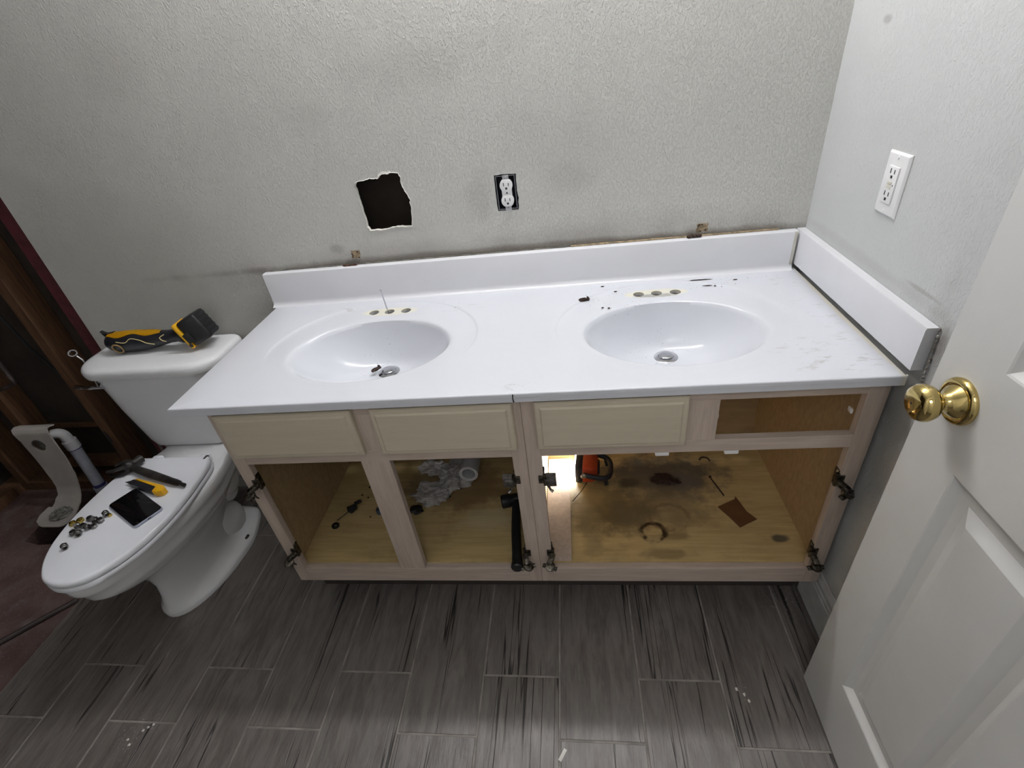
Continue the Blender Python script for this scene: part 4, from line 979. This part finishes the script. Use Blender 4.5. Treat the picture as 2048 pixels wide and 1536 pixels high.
# ---- things on the lid
LZ = .4252
hmr = thing('claw_hammer', 'old dark claw hammer lying on the closed toilet lid, claws over its left edge', 'hammer', (-2.012, -.348, LZ), (0, 0, math.radians(-18)))
bm = NB(); add_tube(bm, smooth_pts([(0, 0, .018), (.06, 0, .015), (.14, 0, .012), (.22, 0, .011)], 4), [.009, .010, .011, .012, .0125, .013, .013, .0125, .012, .0115, .0105, .0105, .009], 12, flat=.75)
add_tube(bm, [(.215, 0, .011), (.243, 0, .010)], [.006, .006], 10)
obj('handle', bm, simple('worn_black_handle', (.035, .030, .026), .5, vary=.5, scale=25), hmr, world=False)
bm = NB()
blob(bm, (-.008, 0, .0195), (.017, .018, .019), 1, .12, 3)
add_tube(bm, [(-.008, .008, .020), (-.006, .022, .020), (-.005, .032, .020), (-.005, .040, .0195)], [.014, .012, .0135, .0135], 14)
for s in (-1, 1):
    add_tube(bm, smooth_pts([(-.006, -.010, .020+s*.008), (-.016, -.026, .019+s*.010), (-.034, -.036, .016+s*.009), (-.058, -.040, .0135+s*.007)], 4), [.009]*4+[.0075]*4+[.006]*4+[.0025], 10, flat=.7)
add_tube(bm, smooth_pts([(-.010, .010, .022), (-.030, .012, .023), (-.052, .002, .020), (-.066, -.012, .016)], 4), [.010]*4+[.009]*4+[.0065]*4+[.002], 10, flat=.6)
obj('hammer_head', bm, M_IRON, hmr, world=False)
uk = thing('utility_knife', 'yellow and black utility knife lying between the claw hammer and the phone', 'knife', (-1.900, -.4265, LZ), (0, 0, math.radians(-17)))
bm = NB(); add_prism(bm, [(-.070, -.006), (-.062, -.012), (-.02, -.0125), (.040, -.014), (.060, -.012), (.072, -.004), (.072, .006), (.060, .012), (-.05, .010), (-.068, .006)], 2, .001, .019, bev=.003)
obj('grip', bm, M_TOOLBLK, uk, world=False)
bm = NB(); add_prism(bm, [(-.060, .0045), (-.05, .0115), (.060, .0135), (.076, .008), (.077, -.006), (.062, -.0145), (.046, -.0150), (.042, -.004), (.046, .004)], 2, .0005, .0212, bev=.0025)
obj('yellow_cap', bm, M_YEL, uk, world=False)
bm = NB(); add_prism(bm, [(-.095, -.006), (-.066, -.007), (-.066, .006), (-.080, .005)], 2, .008, .0105); obj('blade', bm, M_DULL, uk, world=False)
ph = thing('smartphone', 'black-screened smartphone lying on the closed toilet lid', 'phone', (-1.884, -.501, LZ), (0, 0, math.radians(-28.5)))
bm = NB(); ring_face(bm, [at_z(rrect(0, 0, .0845-d, .039-d, .010-d*.3), z) for d, z in ((.0015, .0002), (0, .002), (0, .0065), (.0012, .0080))]); obj('frame', bm, M_PHONE, ph, world=False)
bm = NB(); ring_face(bm, [at_z(rrect(0, 0, .0832-d, .0378-d, .009), z) for d, z in ((0, .0078), (0, .0084), (.0006, .0088))]); obj('screen', bm, M_GLASSBLK, ph, world=False)
bm = NB(); add_box(bm, .0842, .0850, -.0045, .0045, .003, .0056, bev=.0004); obj('charging_port', bm, M_SLOT, ph, world=False)
def nut(loc, r, h, mat, rot, label, group, name='compression_nut'):
    t = thing(name, label, 'nut', loc, rot, group)
    bm = NB(); n = 6
    def rg(rr, z, k=24, hexa=False):
        out = []
        for i in range(k):
            a = 2*PI*i/k; q = rr
            if hexa: q = rr/math.cos(((a+PI/6) % (PI/3))-PI/6)*.9
            out.append(Vector((q*math.cos(a), q*math.sin(a), z)))
        return out
    ring_face(bm, [rg(r*.62, 0), rg(r, 0, hexa=True), rg(r, h*.62, hexa=True), rg(r*.82, h*.7), rg(r*.80, h), rg(r*.62, h), rg(r*.62, 0)], False, False)
    obj('nut_body', bm, mat, t, world=False)
G = 'loose plumbing nuts heaped on the toilet lid'
NS = [(-2.000, -.547, .0, 0), (-1.985, -.565, .0, 1), (-1.965, -.552, .0, 1), (-1.985, -.540, .0, 1), (-2.004, -.572, .0, 1), (-1.992, -.590, .0, 1), (-1.975, -.590, .0, 1), (-1.948, -.568, .0, 1), (-1.968, -.573, .0, 1), (-1.945, -.548, .0, 1)]
def fit(loc, r, h, tilt):   # height of centre so that a tilted nut rests on the lid
    return loc
for i, (x, y, _, s) in enumerate(NS):
    x -= .012
    if i == 0: continue
    r = random.uniform(.0075, .0095); h = random.uniform(.010, .014); standing = i % 2 == 0
    z = LZ+.0002 if not standing else LZ+r*1.02
    nut((x, y, z), r, h, M_DULL, (PI/2, 0, random.uniform(0, 3)) if standing else (0, 0, random.uniform(0, 3)), ('squat dull steel nut lying flat in the nut heap', 'dull steel nut standing on its side in the nut heap')[standing], G)
for (x, y) in ((-2.038, -.556), (-2.024, -.545)):
    nut((x, y, LZ+.0002), .0095, .009, M_BRASS2, (0, 0, random.random()), 'yellow brass nut at the left side of the nut heap', 'brass nuts in the heap')
nut((-1.946, -.527, LZ+.0002), .0055, .007, M_BRASS2, (0, 0, .4), 'tiny brass nut at the right end of the nut heap', None)
nut((-1.962, -.523, LZ+.0088), .0085, .013, M_DULL, (PI/2, 0, 1.1), 'steel nut on its side next to the tiny brass nut', None)
nut((-1.990, -.634, LZ+.0088), .0085, .012, M_DULL, (PI/2, 0, .9), 'steel nut lying apart, nearest the front tip of the toilet lid', None)

# ================================================================== TUB ALCOVE THINGS
tb = thing('tub_remnant', 'white cut-off end of a bathtub with round overflow hole and drain, standing in the alcove', 'bathtub piece', (-2.70, -.09, 0))
bm = NB()
# sheet: rows along the profile (y, z, xleft, xright)
PR = [(-.025, .385, -2.795, -2.640), (-.045, .392, -2.795, -2.640), (-.060, .388, -2.793, -2.638), (-.068, .375, -2.788, -2.634), (-.072, .34, -2.776, -2.630), (-.080, .26, -2.762, -2.626), (-.088, .18, -2.755, -2.632), (-.097, .12, -2.750, -2.645), (-.112, .088, -2.750, -2.645), (-.135, .068, -2.765, -2.640), (-.160, .058, -2.780, -2.635), (-.190, .053, -2.785, -2.625), (-.218, .051, -2.775, -2.625), (-.236, .050, -2.745, -2.635), (-.243, .050, -2.725, -2.65)]
ov = Vector((-2.705, .310)); NX = 22
rows = []
import itertools
PRs = []
for i in range(len(PR)-1):
    for k in range(4):
        t = k/4; PRs.append(tuple(PR[i][j]*(1-t)+PR[i+1][j]*t for j in range(4)))
PRs.append(PR[-1])
for (y, z, a, b) in PRs:
    j = .0025
    rows.append([bm.verts.new((a+(b-a)*k/NX + (noise.noise(Vector((k, y*40, z*40)))*j if k in (0, NX) else 0), y, z)) for k in range(NX+1)])
for r0, r1 in zip(rows, rows[1:]):
    for k in range(NX): bm.faces.new((r0[k], r0[k+1], r1[k+1], r1[k]))
bmesh.ops.recalc_face_normals(bm, faces=bm.faces[:])
bmesh.ops.solidify(bm, geom=bm.faces[:], thickness=.005)
tubo = obj('tub_shell', bm, M_TUB, tb, smooth=True, ang=60)
tubo.data.transform(wm(tb)); tubo.parent = None
boolean_cut(tubo, [lambda b: add_lathe(b, [(.024, -.06), (.024, .06)], 28, Matrix.Translation((-2.705, -.075, .318)) @ Matrix.Rotation(PI/2, 4, 'X')), lambda b: add_box(b, -2.83, -2.757, -.152, .0, .02, .13)])
tubo.data.transform(wm(tb).inverted()); tubo.parent = tb
for p in tubo.data.polygons: p.use_smooth = True
tubo.data.set_sharp_from_angle(angle=math.radians(50))
bm = NB(); add_lathe(bm, [(.0235, -.0045), (.0290, -.0045), (.0290, .001), (.0235, .001), (.0235, -.0045)], 28, Matrix.Translation((-2.705, -.070, .318)) @ Matrix.Rotation(-PI/2, 4, 'X'), cap=False)
add_lathe(bm, [(.0005, .006), (.0235, .006), (.0235, .008), (.0005, .008)], 28, Matrix.Translation((-2.705, -.070, .318)) @ Matrix.Rotation(-PI/2, 4, 'X'))
obj('overflow_gasket', bm, simple('grey_rubber', (.16, .15, .13), .6, vary=.3), tb)
bm = NB()
for k in range(16):
    a = 2*PI*k/16; blob(bm, (-2.690+.034*math.cos(a), -.182+.030*math.sin(a), .0565), (.011, .010, .006), k, .6, 2)
blob(bm, (-2.690, -.182, .056), (.024, .02, .005), 3, .5, 2)
obj('drain_putty', bm, M_PUTTY, tb, label='grey dried putty ring round the tub drain')
pv = thing('overflow_pipe', 'grey-white PVC overflow pipe with blue primer bands behind the tub piece', 'pipe', (-2.64, -.02, 0))
bm = NB(); add_tube(bm, smooth_pts([(-2.665, -.040, .345), (-2.650, -.028, .340), (-2.639, -.022, .325), (-2.636, -.022, .29)], 4), .0195, 16); add_tube(bm, [(-2.636, -.022, .300), (-2.636, -.022, .262)], .0245, 18); obj('elbow', bm, M_PVC, pv)
bm = NB(); add_tube(bm, [(-2.636, -.022, .27), (-2.620, -.05, .03)], .0205, 18); obj('pipe_run', bm, M_PVCG, pv)
for (pa, pb) in (((-2.636, -.023, .263), (-2.6355, -.024, .255)), ((-2.6235, -.044, .083), (-2.6225, -.0455, .070))):
    bm = NB(); add_tube(bm, [pa, pb], .0215, 18); obj('primer_band', bm, M_PRIMER, pv, label='blue-purple primer band')
bm = NB(); add_tube(bm, [(-2.6225, -.0455, .070), (-2.6200, -.050, .02), (-2.6200, -.050, -.08)], .0255, 18); obj('coupling', bm, M_PVCG, pv)
bm = NB(); add_tube(bm, smooth_pts([(-2.92, .004, .522), (-2.80, .000, .535), (-2.715, -.002, .560), (-2.700, -.002, .575), (-2.700, -.002, .62), (-2.700, -.002, .80)], 5), .0075, 10)
tag(obj('copper_supply_pipe', bm, M_COPPER), 'bent copper water pipe in the stud bay above the tub piece', 'pipe')
bm = NB(); add_tube(bm, smooth_pts([(-2.60, .030, .84), (-2.575, .030, .70), (-2.555, .040, .60), (-2.520, .035, .50), (-2.515, .03, .38), (-2.49, .004, .26)], 6), .004, 8)
tag(obj('black_cable', bm, M_BLACK), 'thin black cable drooping down the open stud bay', 'cable')
bm = NB(); add_tube(bm, [(-2.60, -.780, .003), (-2.345, -.520, .003)], .0085, 10)
tag(obj('metal_rod', bm, simple('dark_metal_rod', (.10, .085, .08), .35, .6)), 'dark metal rod lying across the bare slab beside the tile edge', 'rod')
# small litter on the floor
bm = NB(); add_box(bm, -.004, .004, -.014, .014, 0.0003, .0016, M=Matrix.Translation((-.697, -.903, 0)) @ Matrix.Rotation(-.55, 4, 'Z'))
tag(obj('white_sliver', bm, M_GYP, smooth=False), 'white sliver of trim lying on the tile nearest the camera', 'debris')
FS = [(1075, .0)]
for k, (x, y) in enumerate(((-.262, -.745), (-.247, -.757), (-.240, -.772))):
    bm = NB(); blob(bm, (x, y, .0010), (.0030, .0042, .0010), k, .8, 2); tag(obj('plaster_crumb', bm, M_GYP), 'white plaster crumb on the tiles in front of the right cabinet', 'crumb', 'plaster crumbs by the door')
for k, (x, y) in enumerate(((-1.838, -.915), (-1.825, -.926), (-1.800, -.885), (-1.790, -.878), (-1.810, -.893))):
    bm = NB(); blob(bm, (x, y, .0010), (.0036, .0030, .0010), k+5, .8, 2); tag(obj('plaster_crumb', bm, M_GYP), 'white plaster crumb on the tile joint in front of the toilet', 'crumb', 'plaster crumbs in front of the toilet')
